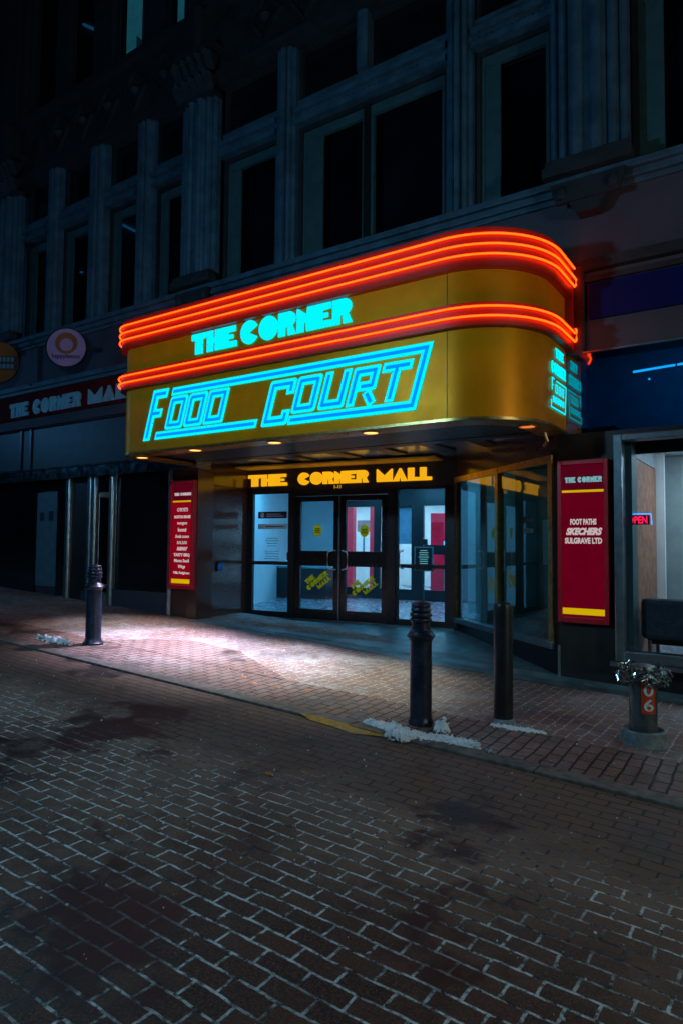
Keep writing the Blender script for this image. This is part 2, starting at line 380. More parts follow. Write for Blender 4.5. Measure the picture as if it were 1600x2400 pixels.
def offset(path, d, closed=False):
    P = [Vector(p) for p in path]; n = len(P); out = []
    for i in range(n):
        if closed: a, b = P[i-1], P[(i+1) % n]
        else: a, b = P[max(i-1, 0)], P[min(i+1, n-1)]
        e1 = (P[i]-a).normalized() if (P[i]-a).length > 1e-9 else None
        e2 = (b-P[i]).normalized() if (b-P[i]).length > 1e-9 else None
        e1 = e1 or e2; e2 = e2 or e1
        n1 = Vector((-e1.y, e1.x)); n2 = Vector((-e2.y, e2.x)); m = (n1+n2)
        m = m.normalized() if m.length > 1e-6 else n1
        out.append(tuple(P[i]+m*(d/max(.5, m.dot(n1)))))
    return out
def stroke(mb, path, wd, y0, y1, closed=False, fn=None, ch=0.):
    fn = fn or (lambda p: p)
    A = offset(path, wd/2, closed); B = offset(path, -wd/2, closed)
    if ch and not closed:
        P = [Vector(p) for p in path]
        def cut(L, side):
            out = [L[0]]
            for i in range(1, len(L)-1):
                e1 = (P[i]-P[i-1]).normalized(); e2 = (P[i+1]-P[i]).normalized(); tn = e1.x*e2.y-e1.y*e2.x
                if tn*side < -.1: v = Vector(L[i]); out += [tuple(v-e1*ch), tuple(v-e1*ch*.3+e2*ch*.3), tuple(v+e2*ch)]
                else: out.append(L[i])
            return out+[L[-1]]
        A, B = cut(A, 1), cut(B, -1)
    if closed:
        def area(L): return abs(sum(L[i-1][0]*L[i][1]-L[i][0]*L[i-1][1] for i in range(len(L))))
        if area(A) < area(B): A, B = B, A
        mb.poly([fn(p) for p in A], y0, y1, [[fn(p) for p in B]])
    else: mb.poly([fn(p) for p in A+B[::-1]], y0, y1)
def ftext(txt, size, m, name, parent, fn, align='CENTER', extr=.002, bold=0, shear=0, fitw=None):
    cu = bpy.data.curves.new(name, 'FONT'); cu.body = txt; cu.size = size; cu.align_x = align; cu.extrude = extr
    cu.offset = bold; cu.shear = shear; cu.resolution_u = 3
    ob = bpy.data.objects.new('t', cu); COL.objects.link(ob)
    dg = bpy.context.evaluated_depsgraph_get(); me = bpy.data.meshes.new_from_object(ob.evaluated_get(dg))
    bpy.data.objects.remove(ob); 
    xs = [v.co.x for v in me.vertices]; k_ = 1
    if fitw and xs: k_ = fitw/max(1e-6, max(xs)-min(xs))
    mb = MB(); mb.add([(v.co.x*k_, -v.co.z, v.co.y) for v in me.vertices], [tuple(p.vertices) for p in me.polygons])
    return mb.build(name, m, parent, fn)

# ================================================================== GROUND
def sheet(name, x0, x1, y0, y1, dz, m, nx=2):
    mb = MB(); xs = [x0+(x1-x0)*i/nx for i in range(nx+1)]
    vs = []; 
    for x in xs: vs += [(x, y0, gz(x)+dz), (x, y1, gz(x)+dz)]
    mb.add(vs, [(2*i, 2*i+2, 2*i+3, 2*i+1) for i in range(nx)]); return mb.build(name, m)
KF, KB = 4.57, 4.74
struct(sheet('road', -90, 45, -40, KF, 0, M['road']), 'brick paved street with frost in the joints')
struct(sheet('pavement', -90, 45, 5.5, 9.0, .012, M['walk']), 'red brick pavement under the canopy')
struct(sheet('pavement_edge_band', -90, 45, KB, 5.5, .012, M['band']), 'band of dark jointed bricks along the kerb')
mb = MB(); pg = [(-7.4, 5.45), (-4.3, 5.45), (-5.2, 5.95), (-5.7, 6.25), (-6.6, 6.35), (-7.1, 6.0)]
mb.add([(x, y, gz(x)+.0165) for x, y in pg], [tuple(range(len(pg)))])
struct(mb.build('pavement_patch', M['band']), 'patch of relaid bricks with dark joints under the canopy')
mb = MB(); n = 54
for i in range(n):
    a = -60+i*1.5; b = a+1.49
    vs = [(a, KF, gz(a)-.1), (b, KF, gz(b)-.1), (b, KB, gz(b)-.1), (a, KB, gz(a)-.1), (a, KF, gz(a)+.022), (b, KF, gz(b)+.022), (b, KB, gz(b)+.022), (a, KB, gz(a)+.022)]
    mb.add(vs, [(0,3,2,1),(4,5,6,7),(0,1,5,4),(1,2,6,5),(2,3,7,6),(3,0,4,7)])
kerb = struct(mb.build('kerb', M['granite'], bevel=.008), 'low granite kerb between street and pavement')
# yellow paint left on the kerb face and top
mb = MB()
pts = [(-3.50, 4.575), (-3.30, 4.60), (-3.12, 4.585), (-2.90, 4.60), (-2.72, 4.59), (-2.66, 4.56), (-2.9, 4.45), (-3.1, 4.50), (-3.35, 4.52)]
mb.add([(x, y, gz(x)+.0265 if y > 4.57 else gz(x)+.006) for x, y in pts], [tuple(range(len(pts)))])
o = mb.build('kerb_paint', M['yellowpaint']); struct(o, 'worn yellow paint on the kerb')
# apron in front of the doors, running along the foot of the wall
mb = MB()
ap = [(-8.06, 7.76), (-8.06, 7.56), (-6.2, 7.62), (-4.8, 7.5), (-3.9, 7.38), (-2.2, 7.35), (-1.4, 7.47), (6, 7.5), (6, 7.76), (-2.25, 7.76), (-4.3, 9.75), (-8.3, 9.3)]
tr = tessellate_polygon([[Vector((a, b, 0)) for a, b in ap]])
def apz(x, y):
    t = max(0, min(1, (y-7.5)/1.6)); return (gz(x)+.018)*(1-t)+t*.335
mb.add([(a, b, apz(a, b)) for a, b in ap], [tuple(t) for t in tr])
struct(mb.build('entrance_apron', M['apron']), 'smooth grey concrete apron in front of the doors')

# fallen leaves and litter
spots = [(-4.75,5.25,.05,'leaf'),(-4.5,5.12,.06,'leaf'),(-4.22,5.15,.05,'leaf'),(-4.3,5.45,.04,'leaf'),(-3.95,5.3,.05,'leaf'),(-2.65,3.52,.025,'leaf'),(-2.8,3.35,.03,'leaf'),(-2.98,2.35,.02,'leaf')]
for i, (x, y, s_, m_) in enumerate(spots):
    mb = MB(); a = random.random()*6; ng = 9
    pts = [(x+s_*(.6+.5*random.random())*math.cos(a+2*math.pi*j/ng), y+s_*.6*(.6+.5*random.random())*math.sin(a+2*math.pi*j/ng)) for j in range(ng)]
    mb.add([(p, q, gz(p)+.016+.006*random.random()) for p, q in pts]+[(x, y, gz(x)+.024)], [(j, (j+1) % ng, ng) for j in range(ng)])
    where = 'on the brick pavement under the canopy' if y > 4.7 else 'on the street bricks in front of the kerb'
    tag(mb.build('fallen_leaf', M[m_]), 'small orange fallen leaf '+where, 'leaf', 'leaves on the pavement' if y > 4.7 else 'leaves on the street')
mb = MB(fn=lambda v: (-.98+v[0]*.8-v[1]*.6, 1.94+v[0]*.6+v[1]*.8, v[2]+gz(-.98)+.008)); mb.tube([(0, 0, 0), (.028, 0, 0)], .0045)
tag(mb.build('cigarette_butt', M['paper']), 'pale cigarette butt on a dark paver in the foreground', 'litter')

# ================================================================== BUILDING
FY = 7.75
bld = thing('corner_building', 'dark stone office block with tall windows above the glowing food court canopy', 'building', (-6, 9, 0))
S, D_ = M['stone'], M['stone_dark']
XL, XR = -34., 5.
# solid wall areas (front face on FY)
mb = MB()
mb.box(XL, XR, FY, FY+.3, 4.84, 5.60)
mb.build('spandrel_wall', M['spandrel'], bld)
# joints of the spandrel are thin dark strips
# sill course
mb = MB(); mb.box(XL, XR, FY-.16, FY+.4, 5.74, 5.82); mb.box(XL, XR, FY-.10, FY+.02, 5.66, 5.74); mb.box(XL, XR, FY-.05, FY+.02, 5.60, 5.66)
mb.build('sill_course', S, bld, bevel=.008)
mb = MB(); mb.box(XL, -8.9, FY-.10, FY+.0, 4.75, 4.84); mb.box(XL, -8.9, FY-.05, FY, 4.68, 4.75)
mb.build('sign_moulding', S, bld)
mb = MB(); mb.box(-1.95, XR, FY-.11, FY, 4.72, 4.84); mb.box(-1.95, XR, FY-.05, FY, 4.60, 4.66)
mb.build('sign_moulding', D_, bld)
# pilasters, fluted, on a six metre rhythm
def pil_profile(x0, x1, yf):
    w_ = x1-x0; pts = [(x0, FY+.02), (x0, yf+.10)]
    def half(c, r, y, n=6): return [(c-r*math.cos(math.pi*i/n), y-r*math.sin(math.pi*i/n)*.9) for i in range(n+1)]
    for c, r, y in ((.06, .045, yf+.09), (.19, .055, yf+.05), (.38, .075, yf), (.62, .075, yf), (.81, .055, yf+.05), (.94, .045, yf+.09)):
        pts += half(x0+c*w_, r*w_*1.05, y)
    pts += [(x1, yf+.10), (x1, FY+.02)]
    return pts
def pilaster(x0, x1):
    mb = MB(); mb.vprof(pil_profile(x0, x1, FY-.18), 6.02, 8.95)
    p = mb.build('pilaster', S, bld)
    mb = MB(); xc = (x0+x1)/2; hw = (x1-x0)/2
    mb.box(x0-.05, x1+.05, FY-.27, FY-.1, 5.82, 5.94); mb.box(x0-.02, x1+.02, FY-.24, FY-.1, 5.94, 6.02)
    mb.poly([(xc-hw*.8, 5.5), (xc+hw*.8, 5.5), (xc+hw*.95, 5.74), (xc-hw*.95, 5.74)], FY-.22, FY-.165)
    mb.poly([(xc-.12, 5.36), (xc+.12, 5.36), (xc+.2, 5.5), (xc-.2, 5.5)], FY-.2, FY-.02)
    for a in (-.28, .28): mb.lathe([(0, -.1), (.06, -.07), (.075, 0), (.05, .07), (0, .09)], (xc+a, FY-.2, 5.62), 10)
    mb.build('pilaster_base', D_, p)
    mb = MB(); mb.box(x0-.02, x1+.02, FY-.22, FY, 8.95, 9.02)
    for k_ in range(5):       # leaves of the capital
        a = x0+.06+(x1-x0-.12)*k_/4
        mb.add([(a-.08, FY-.2, 9.02), (a+.08, FY-.2, 9.02), (a+.11, FY-.30, 9.22), (a-.11, FY-.30, 9.22), (a, FY-.36, 9.30), (a-.06, FY-.05, 9.3), (a+.06, FY-.05, 9.3)], [(0, 1, 2, 3), (3, 2, 4), (0, 3, 5), (1, 6, 2), (3, 4, 5), (2, 6, 4), (0, 5, 6, 1)])
        mb.add([(a-.09, FY-.2, 9.34), (a+.09, FY-.2, 9.34), (a+.13, FY-.33, 9.56), (a-.13, FY-.33, 9.56), (a, FY-.40, 9.62), (a-.06, FY-.05, 9.66), (a+.06, FY-.05, 9.66)], [(0, 1, 2, 3), (3, 2, 4), (0, 3, 5), (1, 6, 2), (3, 4, 5), (2, 6, 4), (0, 5, 6, 1)])
    mb.box(x0-.06, x1+.06, FY-.30, FY, 9.68, 9.78)
    mb.vprof([(xc-.15, FY), (xc-.15, FY-.24), (xc-.06, FY-.30), (xc+.06, FY-.30), (xc+.15, FY-.24), (xc+.15, FY)], 9.78, 10.5)
    mb.build('capital', D_, p)
PX = [(-26.0, -25.2), (-20.1, -19.3), (-14.25, -13.42), (-8.50, -7.70), (-2.28, -1.42), (3.8, 4.6)]
for a, b in PX: pilaster(a, b)
# mullions between windows
def mull(x0, x1, z0, z1, yf=FY-.07):
    w_ = x1-x0
    mb = MB(); mb.vprof([(x0, FY+.3), (x0, yf+.09), (x0+.12*w_, yf+.07), (x0+.16*w_, yf+.02), (x0+.26*w_, yf), (x0+.34*w_, yf+.02), (x0+.38*w_, yf+.05), (x0+.42*w_, yf-.02), (x0+.58*w_, yf-.02),
        (x0+.62*w_, yf+.05), (x0+.66*w_, yf+.02), (x0+.74*w_, yf), (x0+.84*w_, yf+.02), (x0+.88*w_, yf+.07), (x1, yf+.09), (x1, FY+.3)], z0, z1)
    return mb.build('mullion', S, bld)
bays = []      # window openings: x0,x1
def bay(ops):  # ops: alternating edges
    for i, (a, b) in enumerate(ops):
        bays.append((a, b))
        if i: mull(ops[i-1][1], a, 5.82, 9.2)
bay([(-13.42, -12.56), (-12.14, -11.21), (-10.67, -9.80), (-9.35, -8.50)])
bay([(-7.70, -6.52), (-6.15, -3.66), (-3.30, -2.28)])
bay([(-1.42, -.3), (.05, 2.3), (2.65, 3.8)])
bay([(-19.3, -18.4), (-18.0, -17.1), (-16.6, -15.7), (-15.3, -14.25)])
bay([(-25.2, -24.3), (-23.9, -23.0), (-22.5, -21.6), (-21.2, -20.1)])
for a, b in bays:        # transom with a carved band
    mb = MB()
    mb.box(a, b, FY-.03, FY+.3, 7.95, 8.03); mb.box(a, b, FY+.03, FY+.3, 8.03, 8.12); mb.box(a, b, FY-.05, FY+.3, 8.12, 8.20); mb.box(a, b, FY+.05, FY+.3, 8.20, 8.36)
    q = a+.08
    while q < b-.06: mb.lathe([(0, -.03), (.025, -.02), (.03, 0), (.02, .02), (0, .03)], (q, FY+.03, 8.07), 6); q += .085
    mb.build('transom', S, bld)
M['lit1'] = M['lit_room']
for a, b in bays:
    dbl = b-a > 2
    y = FY+.14
    mb = MB(); mb.frame(a, b, 5.82, 7.95, .07, FY+.10, FY+.22); wf = mb.build('window', D_, bld)
    mb = MB(); sw = .2 if b-a > 1 else .13
    if dbl:
        c = (a+b)/2-.03+.0
        mb.frame(a+.07, c-.045, 5.89, 7.88, .05, y, y+.06, wt=.14); mb.frame(c+.045, b-.07, 5.89, 7.88, .05, y, y+.06, wt=.14)
        mb.box(a+.12, a+.12+.30, y+.012, y+.05, 5.94, 7.74)
    else:
        mb.frame(a+.07, b-.07, 5.89, 7.88, .05, y, y+.06, wt=.14)
        mb.box(a+.12, a+.12+sw, y+.012, y+.05, 5.94, 7.74)
    mb.build('sash', M['sash'], wf)
    mb = MB(); mb.box(a+.05, b-.05, y+.07, y+.09, 5.86, 7.9); mb.build('pane', M['office'], wf)
    if dbl: mb = MB(); mb.box(c-.045, c+.045, y-.05, y+.065, 5.89, 7.88); mb.build('centre_mullion', M['black'], wf)
    mb = MB(); mb.frame(a, b, 8.36, 9.2, .06, FY+.10, FY+.22); wf = mb.build('upper_window', D_, bld)
    mb = MB(); mb.box(a+.05, b-.05, FY+.17, FY+.19, 8.4, 9.16); mb.build('pane', M['darkglass'], wf)
    if dbl: mb = MB(); mb.vprof([(c-.02-.09, FY+.16), (c-.11, FY-.02), (c-.05, FY-.06), (c+.01, FY-.06), (c+.07, FY-.02), (c+.07, FY+.16)], 8.36, 9.2); mb.build('colonnette', S, wf)
# entablature, carved frieze
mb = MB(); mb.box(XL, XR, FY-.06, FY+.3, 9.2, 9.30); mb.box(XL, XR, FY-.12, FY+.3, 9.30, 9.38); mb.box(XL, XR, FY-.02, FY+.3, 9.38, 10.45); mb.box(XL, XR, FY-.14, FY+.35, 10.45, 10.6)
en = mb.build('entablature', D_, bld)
x = -20.
while x < 4:
    if all(not (a-.5 < x < b+.5) for a, b in PX):
        mb = MB()
        for (p0, p1) in (((x-.3, 9.92), (x, 10.3)), ((x, 10.3), (x+.3, 9.92)), ((x+.3, 9.92), (x, 9.54)), ((x, 9.54), (x-.3, 9.92))):
            stroke(mb, [p0, p1], .06, FY-.075, FY-.022)
        mb.lathe([(0, -.1), (.08, -.06), (.11, 0), (.08, .06), (0, .1)], (x, FY-.03, 9.92), 8)
        mb.build('frieze_carving', D_, en)
    x += .78
# second upper storey
ups = [(-13.35, -12.45), (-12.05, -11.2), (-10.62, -9.75), (-9.2, -8.3), (-7.5, -6.4), (-6.1, -5.0), (-4.7, -3.6), (-3.3, -2.2), (-1.4, -.3), (.1, 1.2), (1.6, 2.7), (-19, -18.1), (-17.6, -16.7), (-16.2, -15.3)]
ups.sort(); mb = MB(); prev = XL
for a, b in ups: mb.box(prev, a, FY, FY+.35, 10.6, 14.2); prev = b
mb.box(prev, XR, FY, FY+.35, 10.6, 14.2); mb.box(XL, XR, FY, FY+.35, 14.2, 17)
for a, b in PX:
    mb.box(a, b, FY-.12, FY-.002, 10.6, 17); mb.box(a+.15, b-.15, FY-.2, FY-.122, 10.6, 17)
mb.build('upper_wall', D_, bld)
for i, (a, b) in enumerate(ups):
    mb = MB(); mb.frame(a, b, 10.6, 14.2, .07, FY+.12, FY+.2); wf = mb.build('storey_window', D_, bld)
    mb = MB(); mb.box(a+.04, b-.04, FY+.15, FY+.165, 10.64, 14.16); mb.build('pane', M['office'], wf)
    if a in (-10.62, -9.2):
        mb = MB(); mb.box(a+.17, a+.45, FY+.20, FY+.21, 10.6, 14.2)
        if a < -10: mb.add([(a+.46, FY+.2, 11.25), (a+.7, FY+.2, 11.0), (a+.7, FY+.2, 14), (a+.46, FY+.2, 14)], [(0, 1, 2, 3)])
        mb.build('lit_curtain', M['lit_room'], wf)
# dark body of the building behind the windows
mb = MB(); mb.box(XL, XR, FY+.36, FY+.5, 4.84, 17)
mb.build('inner_wall', mat('office_wall', (.10, .17, .22), .7, var=.5, scale=.6), bld)
mb = MB(); mb.box(XL, XR, FY+.02, 22, 17, 17.3); mb.build('roof', M['dark'], bld)
# glowing tubes imitate light reflected in the office window glass
for (x0_, z0_, x1_, z1_, r_) in ((-10.88, 7.90, -10.2, 7.50, .022), (-11.86, 7.08, -11.80, 7.07, .02), (-12.98, 7.12, -12.86, 7.10, .03), (-12.0, 12.35, -11.65, 12.1, .03), (-12.78, 12.0, -12.74, 12.0, .03)):
    mb = MB(); mb.tube([(x0_, FY+.31, z0_), (x1_, FY+.31, z1_)], r_); mb.build('window_glint', M['glint_glow'], bld)

mb = MB(); mb.box(-3.16, -2.6, FY+.28, FY+.30, 5.86, 6.45); mb.build('window_board', M['spandrel'], bld)
# ---------------- ground storey, left of the entrance
mb = MB(); mb.box(XL, -8.2, FY-.03, FY+.3, 3.92, 4.14); mb.box(XL, -8.2, FY-.09, FY-.03, 3.94, 4.02); mb.build('shop_cornice', M['spandrel'], bld)
mb = MB(); mb.box(XL, -8.2, FY, FY+.3, 4.14, 4.75); mb.build('shop_sign_wall', M['darkred'], bld)
mb = MB(); x = -14.6
mb.box(XL, -8.2, FY+.02, FY+.25, 3.08, 3.92); mb.build('shop_upper_panel', M['dark'], bld)
mb = MB()
for x in (-13.3, -12.95, -9.55, -9.2, -16.5): mb.box(x, x+.06, FY-.012, FY+.02, 3.1, 3.92)
mb.build('shop_panel_rib', M['black'], bld)
mb = MB(); mb.box(XL, -7.98, FY-.13, FY+.2, 2.84, 3.07); mb.box(XL, -7.98, FY-.16, FY-.13, 3.045, 3.075); mb.build('chrome_band', M['chrome'], bld, bevel=.006)
# wall below: grey panels down to the ground
mb = MB()
mb.box(-8.66, -8.06, FY, FY+.35, .3, 2.84); pw = mb.build('entrance_pillar', M['wood'], bld)
mb = MB(); mb.fn = lwf; mb.box(.002, 1.45, 0, .2, .25, 3.02); mb.build('recess_wall', M['wood'], bld)
mb = MB(); mb.fn = lwf; mb.box(.1, 1.4, -.01, 0, 2.58, 2.62); mb.box(.16, .19, -.008, 0, .4, 2.58); mb.build('recess_trim', M['blackmetal'], bld)
mb = MB()
mb.box(-10.3, -8.72, FY+.02, FY+.2, .35, .78); mb.box(-11.15, -10.95, FY+.02, FY+.2, .4, .72)
mb.box(-18, -11.62, FY+.30, FY+.4, .4, .6)
mb.build('bulkhead', M['spandrel'], bld)
mb = MB(); mb.box(-10.22, -8.75, FY+.08, FY+.1, .78, 2.84); mb.build('display_window', M['darkglass'], bld)
for a, b in ((-11.66, -11.53), (-10.98, -10.86), (-10.80, -10.72), (-10.34, -10.22), (-8.76, -8.66)):
    mb = MB(); mb.vprof([((a+b)/2+(b-a)/2*math.cos(2*math.pi*i/20), FY+.03+.07*math.sin(2*math.pi*i/20)) for i in range(20)], .42, 2.84); mb.smooth = [True]*len(mb.smooth); mb.build('shop_mullion', M['alu'], bld)
mb = MB(); mb.box(-11.53, -10.98, FY+.05, FY+.2, .42, 2.84); mb.build('narrow_pier', M['dark'], bld)
mb = MB(); mb.box(-10.72, -10.34, FY+.30, FY+.34, .42, 2.84); mb.box(-10.72, -10.34, FY+.02, FY+.04, 2.55, 2.84); mb.build('shop_side_door', M['darkglass'], bld)
mb = MB(); mb.box(-12.02, -11.66, FY+.06, FY+.1, .6, 2.84); mb.box(-13.0, -12.02, FY+.09, FY+.1, 2.64, 2.84); mb.box(-18, -12.76, FY+.06, FY+.1, .6, 2.84); mb.build('dark_shop_glass', M['darkglass'], bld)
mb = MB(); mb.box(-12.74, -12.08, FY+.08, FY+.12, .75, 2.62); dr = mb.build('shop_door', mat('shop_door_paint', (.10, .20, .26), .4, var=.15), bld)
mb = MB(); mb.box(-12.62, -12.50, FY+.070, FY+.078, 2.05, 2.22); mb.box(-12.32, -12.18, FY+.070, FY+.078, 2.05, 2.24); mb.build('door_notice', M['ink'], dr)
mb = MB(); mb.box(-12.76, -12.06, FY+.1, FY+.3, .5, .75); mb.build('door_step', M['spandrel'], bld)

# ---------------- recess ceiling and back
mb = MB(); mb.add([(-8.3, 7.9, 3.03), (-2.25, 7.9, 3.03), (-4.2, 9.9, 3.03), (-8.4, 9.4, 3.03)], [(0, 1, 2, 3)]); mb.build('recess_ceiling', M['ceiling'], bld)
for s_ in (-7.3, -6.75, -5.9, -5.1, -4.3, -3.6):
    mb = MB(); mb.box(s_, s_+.22, 8.02, 9.0, 3.005, 3.028); mb.build('ceiling_panel', M['dark'], bld)
mb = MB(); mb.box(-8.18, -2.2, FY+.02, 7.98, 2.955, 3.4); mb.build('recess_beam', M['dark'], bld)
mb = MB(fn=entf); mb.box(.0, 3.7, -.42, -.022, 2.955, 2.985); mb.build('letter_glow_strip', mat('letter_glow_gold', (1., .55, .05), .45, .2), bld)  # added strip; its gold colour carries the yellow glow above the letters
# right pillar and shop
mb = MB(); mb.box(-2.25, -1.62, FY, FY+.35, -.1, 2.895); mb.build('right_pillar', M['dark'], bld)
mb = MB(); mb.box(-2.262, -2.232, FY-.012, FY, .0, .5); mb.build('corner_strip', M['alu'], bld)
mb = MB(); mb.box(-1.62, XR, FY, FY+.3, -.4, .38); mb.build('right_bulkhead', M['black'], bld)
mb = MB(); mb.box(-1.62, XR, FY, FY+.3, 2.83, 2.895); mb.build('right_lintel', M['black'], bld)
mb = MB(); mb.box(-2.2, XR, FY, FY+.012, 2.897, 3.80); mb.build('blue_glass_fascia', M['tintglass'], bld)
mb = MB(); mb.box(-2.2, XR, 8.9, 8.92, 2.9, 4.1); mb.box(-2.22, -2.2, FY, 9.3, 2.9, 4.1); mb.build('transom_room_wall', mat('transom_room_wall', (.25, .6, .7), .6), bld)
mb = MB(); mb.tube([(-1.55, 8.4, 3.68), (-1.10, 8.4, 3.70)], .014); mb.tube([(-1.08, 8.4, 3.70), (-.98, 8.4, 3.705)], .014); mb.build('transom_tube', M['tube_cool'], bld)
mb = MB(); mb.lathe([(0, -.015), (.015, 0), (0, .015)], (-1.36, 8.3, 3.55), 10); mb.build('transom_spot', M['tube_cool'], bld)
lamp('transom_room_fill', (-.5, 8.2, 3.75), 5, (.12, .65, 1.), bld); lamp('transom_room_fill', (1.5, 8.2, 3.75), 5, (.1, .60, 1.), bld)  # unseen point lights added to brighten the wall behind the blue glass
mb = MB(); mb.box(-2.2, XR, FY, FY+.3, 3.802, 4.83); mb.build('sign_backing', M['spandrel'], bld)
mb = MB(); mb.box(-1.955, -1.925, FY-.06, FY-.002, 3.84, 4.72); mb.build('sign_end_post', D_, bld)
mb = MB(); mb.box(-1.96, XR, FY-.025, FY-.002, 3.80, 3.815); mb.build('fascia_strip', M['alu'], bld)
# right shop window
mb = MB(); mb.frame(-1.62, 3.6, .40, 2.83, .09, FY-.13, FY+.05, wb=.11, wt=.07); wf = mb.build('shop_window', M['alu'], bld, bevel=.01)
mb = MB(); mb.box(-1.66, 3.64, FY-.19, FY-.05, .355, .398); mb.build('sill', M['alu'], wf)
mb = MB(); mb.box(-1.53, 3.51, FY-.02, FY-.012, .51, 2.76); mb.build('pane', M['glass'], wf)
mb = MB(); mb.box(-1.47, 3.4, 8.06, 8.1, 2.66, 2.82); mb.build('header', M['black'], wf)
mb = MB(); mb.box(-1.55, -1.50, 8.06, 9.5, .3, 2.63); mb.build('wood_panel_wall', M['woodpanel'], bld)
mb = MB(); mb.box(-1.535, -1.47, 7.82, 8.1, .3, 2.82); mb.build('window_reveal', mat('teal_reveal', (.05, .10, .11), .5), bld)
mb = MB(); mb.box(-1.56, -1.50, 8.06, 9.6, 2.64, 2.84); mb.box(-1.6, 5, 9.9, 10., .3, 2.84); mb.build('shop_inner_wall', mat('shop_wall_grey', (.30, .34, .34), .6, var=.08), bld)
mb = MB(); mb.box(-1.50, -1.40, 9.52, 9.6, .36, 2.84); mb.build('shop_column', M['white_in'], bld)
mb = MB(); mb.box(-1.5, 5, 7.8, 10., .3, .36); mb.build('shop_floor', M['floor_in'], bld)
mb = MB(); mb.box(-1.6, 5, 7.78, 10., 2.85, 2.89); mb.build('shop_ceiling', M['white_in'], bld)
mb = MB(); mb.box(-.9, -.4, 8.6, 9.5, 2.82, 2.845); mb.build('shop_ceiling_light', emit('shop_ceiling_panel', (.75, .9, 1.), 14.), bld)
lamp('shop_room_fill', (.4, 9.0, 2.6), 18, (.8, .92, 1.), bld)  # extra unseen point light, added to light up the shop interior

# ---------------- splayed shop window on the right of the recess
LEN = (Q2-Q1).length
mb = MB(fn=rwf); mb.box(-.12, LEN-.005, .0, .25, 2.68, 3.03); mb.build('splay_header', M['wood'], bld)
mb = MB(fn=rwf); mb.box(-.12, LEN-.005, .0, .25, .0, .44); mb.build('splay_bulkhead', M['black'], bld)
mb = MB(fn=rwf); mb.box(-.02, 1.36, -.03, .05, 2.60, 2.68); mb.box(1.44, LEN-.08, -.03, .05, 2.60, 2.68); mb.box(1.36, 1.44, -.035, .06, .52, 2.68); mb.box(LEN-.17, LEN-.08, -.03, .05, .52, 2.60); mb.box(-.02, .04, -.03, .05, .52, 2.60)
mb.build('splay_frame', M['bronze'], bld)
mb = MB(fn=rwf); mb.box(-.02, LEN-.08, -.06, .05, .44, .52); mb.build('splay_sill', M['alu'], bld, bevel=.006)
mb = MB(fn=rwf); mb.box(.04, 1.36, .0, .008, .52, 2.6); mb.box(1.44, LEN-.17, .0, .008, .52, 2.6); mb.build('splay_pane', M['recess_glass'], bld)
mb = MB(fn=rwf); mb.box(LEN-.08, LEN-.005, .0, .2, .44, 2.68); mb.build('splay_jamb', M['black'], bld)
# room behind it
mb = MB(); mb.box(-5.2, -1.66, 12.0, 12.1, .2, 3.0); mb.box(-1.75, -1.66, 8.2, 12, .2, 3.0); mb.build('side_room_wall', mat('side_room_paint', (.22, .28, .28), .6, var=.3, scale=1.2), bld)
mb = MB(); mb.box(-3.4, -2.9, 11.4, 11.6, .3, 1.2); mb.box(-2.6, -2.3, 10.4, 10.7, .3, 1.0); mb.build('shop_fitting', M['dark'], bld)
mb = MB(); mb.box(-3.75, -3.45, 11.96, 11.99, 1.3, 2.1); mb.build('side_room_reflection', M['wall_in'], bld)  # added pale panel imitates the lit doors mirrored in the splayed pane
lamp('side_room_fill', (-2.9, 10.9, 2.5), 4.5, (.16, .75, .85), bld)  # unseen point light added to brighten the room behind the splayed pane
mb = MB(); mb.add([(-4.25, 9.8, .3), (-2.3, 8.1, .3), (-1.7, 8.1, .3), (-1.7, 12, .3), (-4.6, 12, .3)], [(0, 1, 2, 3, 4)]); mb.build('side_room_floor', M['floor_in'], bld)
mb = MB(); mb.add([(-4.25, 9.8, 3.01), (-2.3, 8.1, 3.01), (-1.7, 8.1, 3.01), (-1.7, 12, 3.01), (-4.6, 12, 3.01)], [(0, 1, 2, 3, 4)]); mb.build('side_room_ceiling', M['dark'], bld)
# ---------------- entrance doors
ent = thing('entrance', 'glass double doors with sidelights in dark frames under the gold mall name', 'entrance', entf((1.9, 0, .33)))
FZ = .345
B_ = M['black']
mb = MB(fn=entf); mb.box(-.2, 3.98, -.02, .30, 2.56, 3.03); mb.build('header', M['dark'], ent)
mb = MB(fn=entf)
for a, b in ((-.16, .08), (.9, 1.0), (2.76, 2.90), (3.76, 3.98)): mb.box(a, b, -.03, .10, FZ-.05, 2.56)
mb.box(1.0, 2.76, -.03, .10, 2.46, 2.56)
mb.build('frame', B_, ent)
def light(a, b, name):
    mb = MB(fn=entf); mb.frame(a, b, FZ-.04, 2.558, .035, -.01, .06, wb=.13, wt=.04); mb.box(a+.035, b-.035, -.01, .06, 1.255, 1.315); f_ = mb.build(name, B_, ent)
    mb = MB(fn=entf); mb.box(a+.03, b-.03, .02, .028, FZ+.08, 2.53); mb.build('pane', M['glass'], f_); return f_
sl1 = light(.08, .9, 'sidelight'); sl2 = light(2.90, 3.76, 'sidelight')
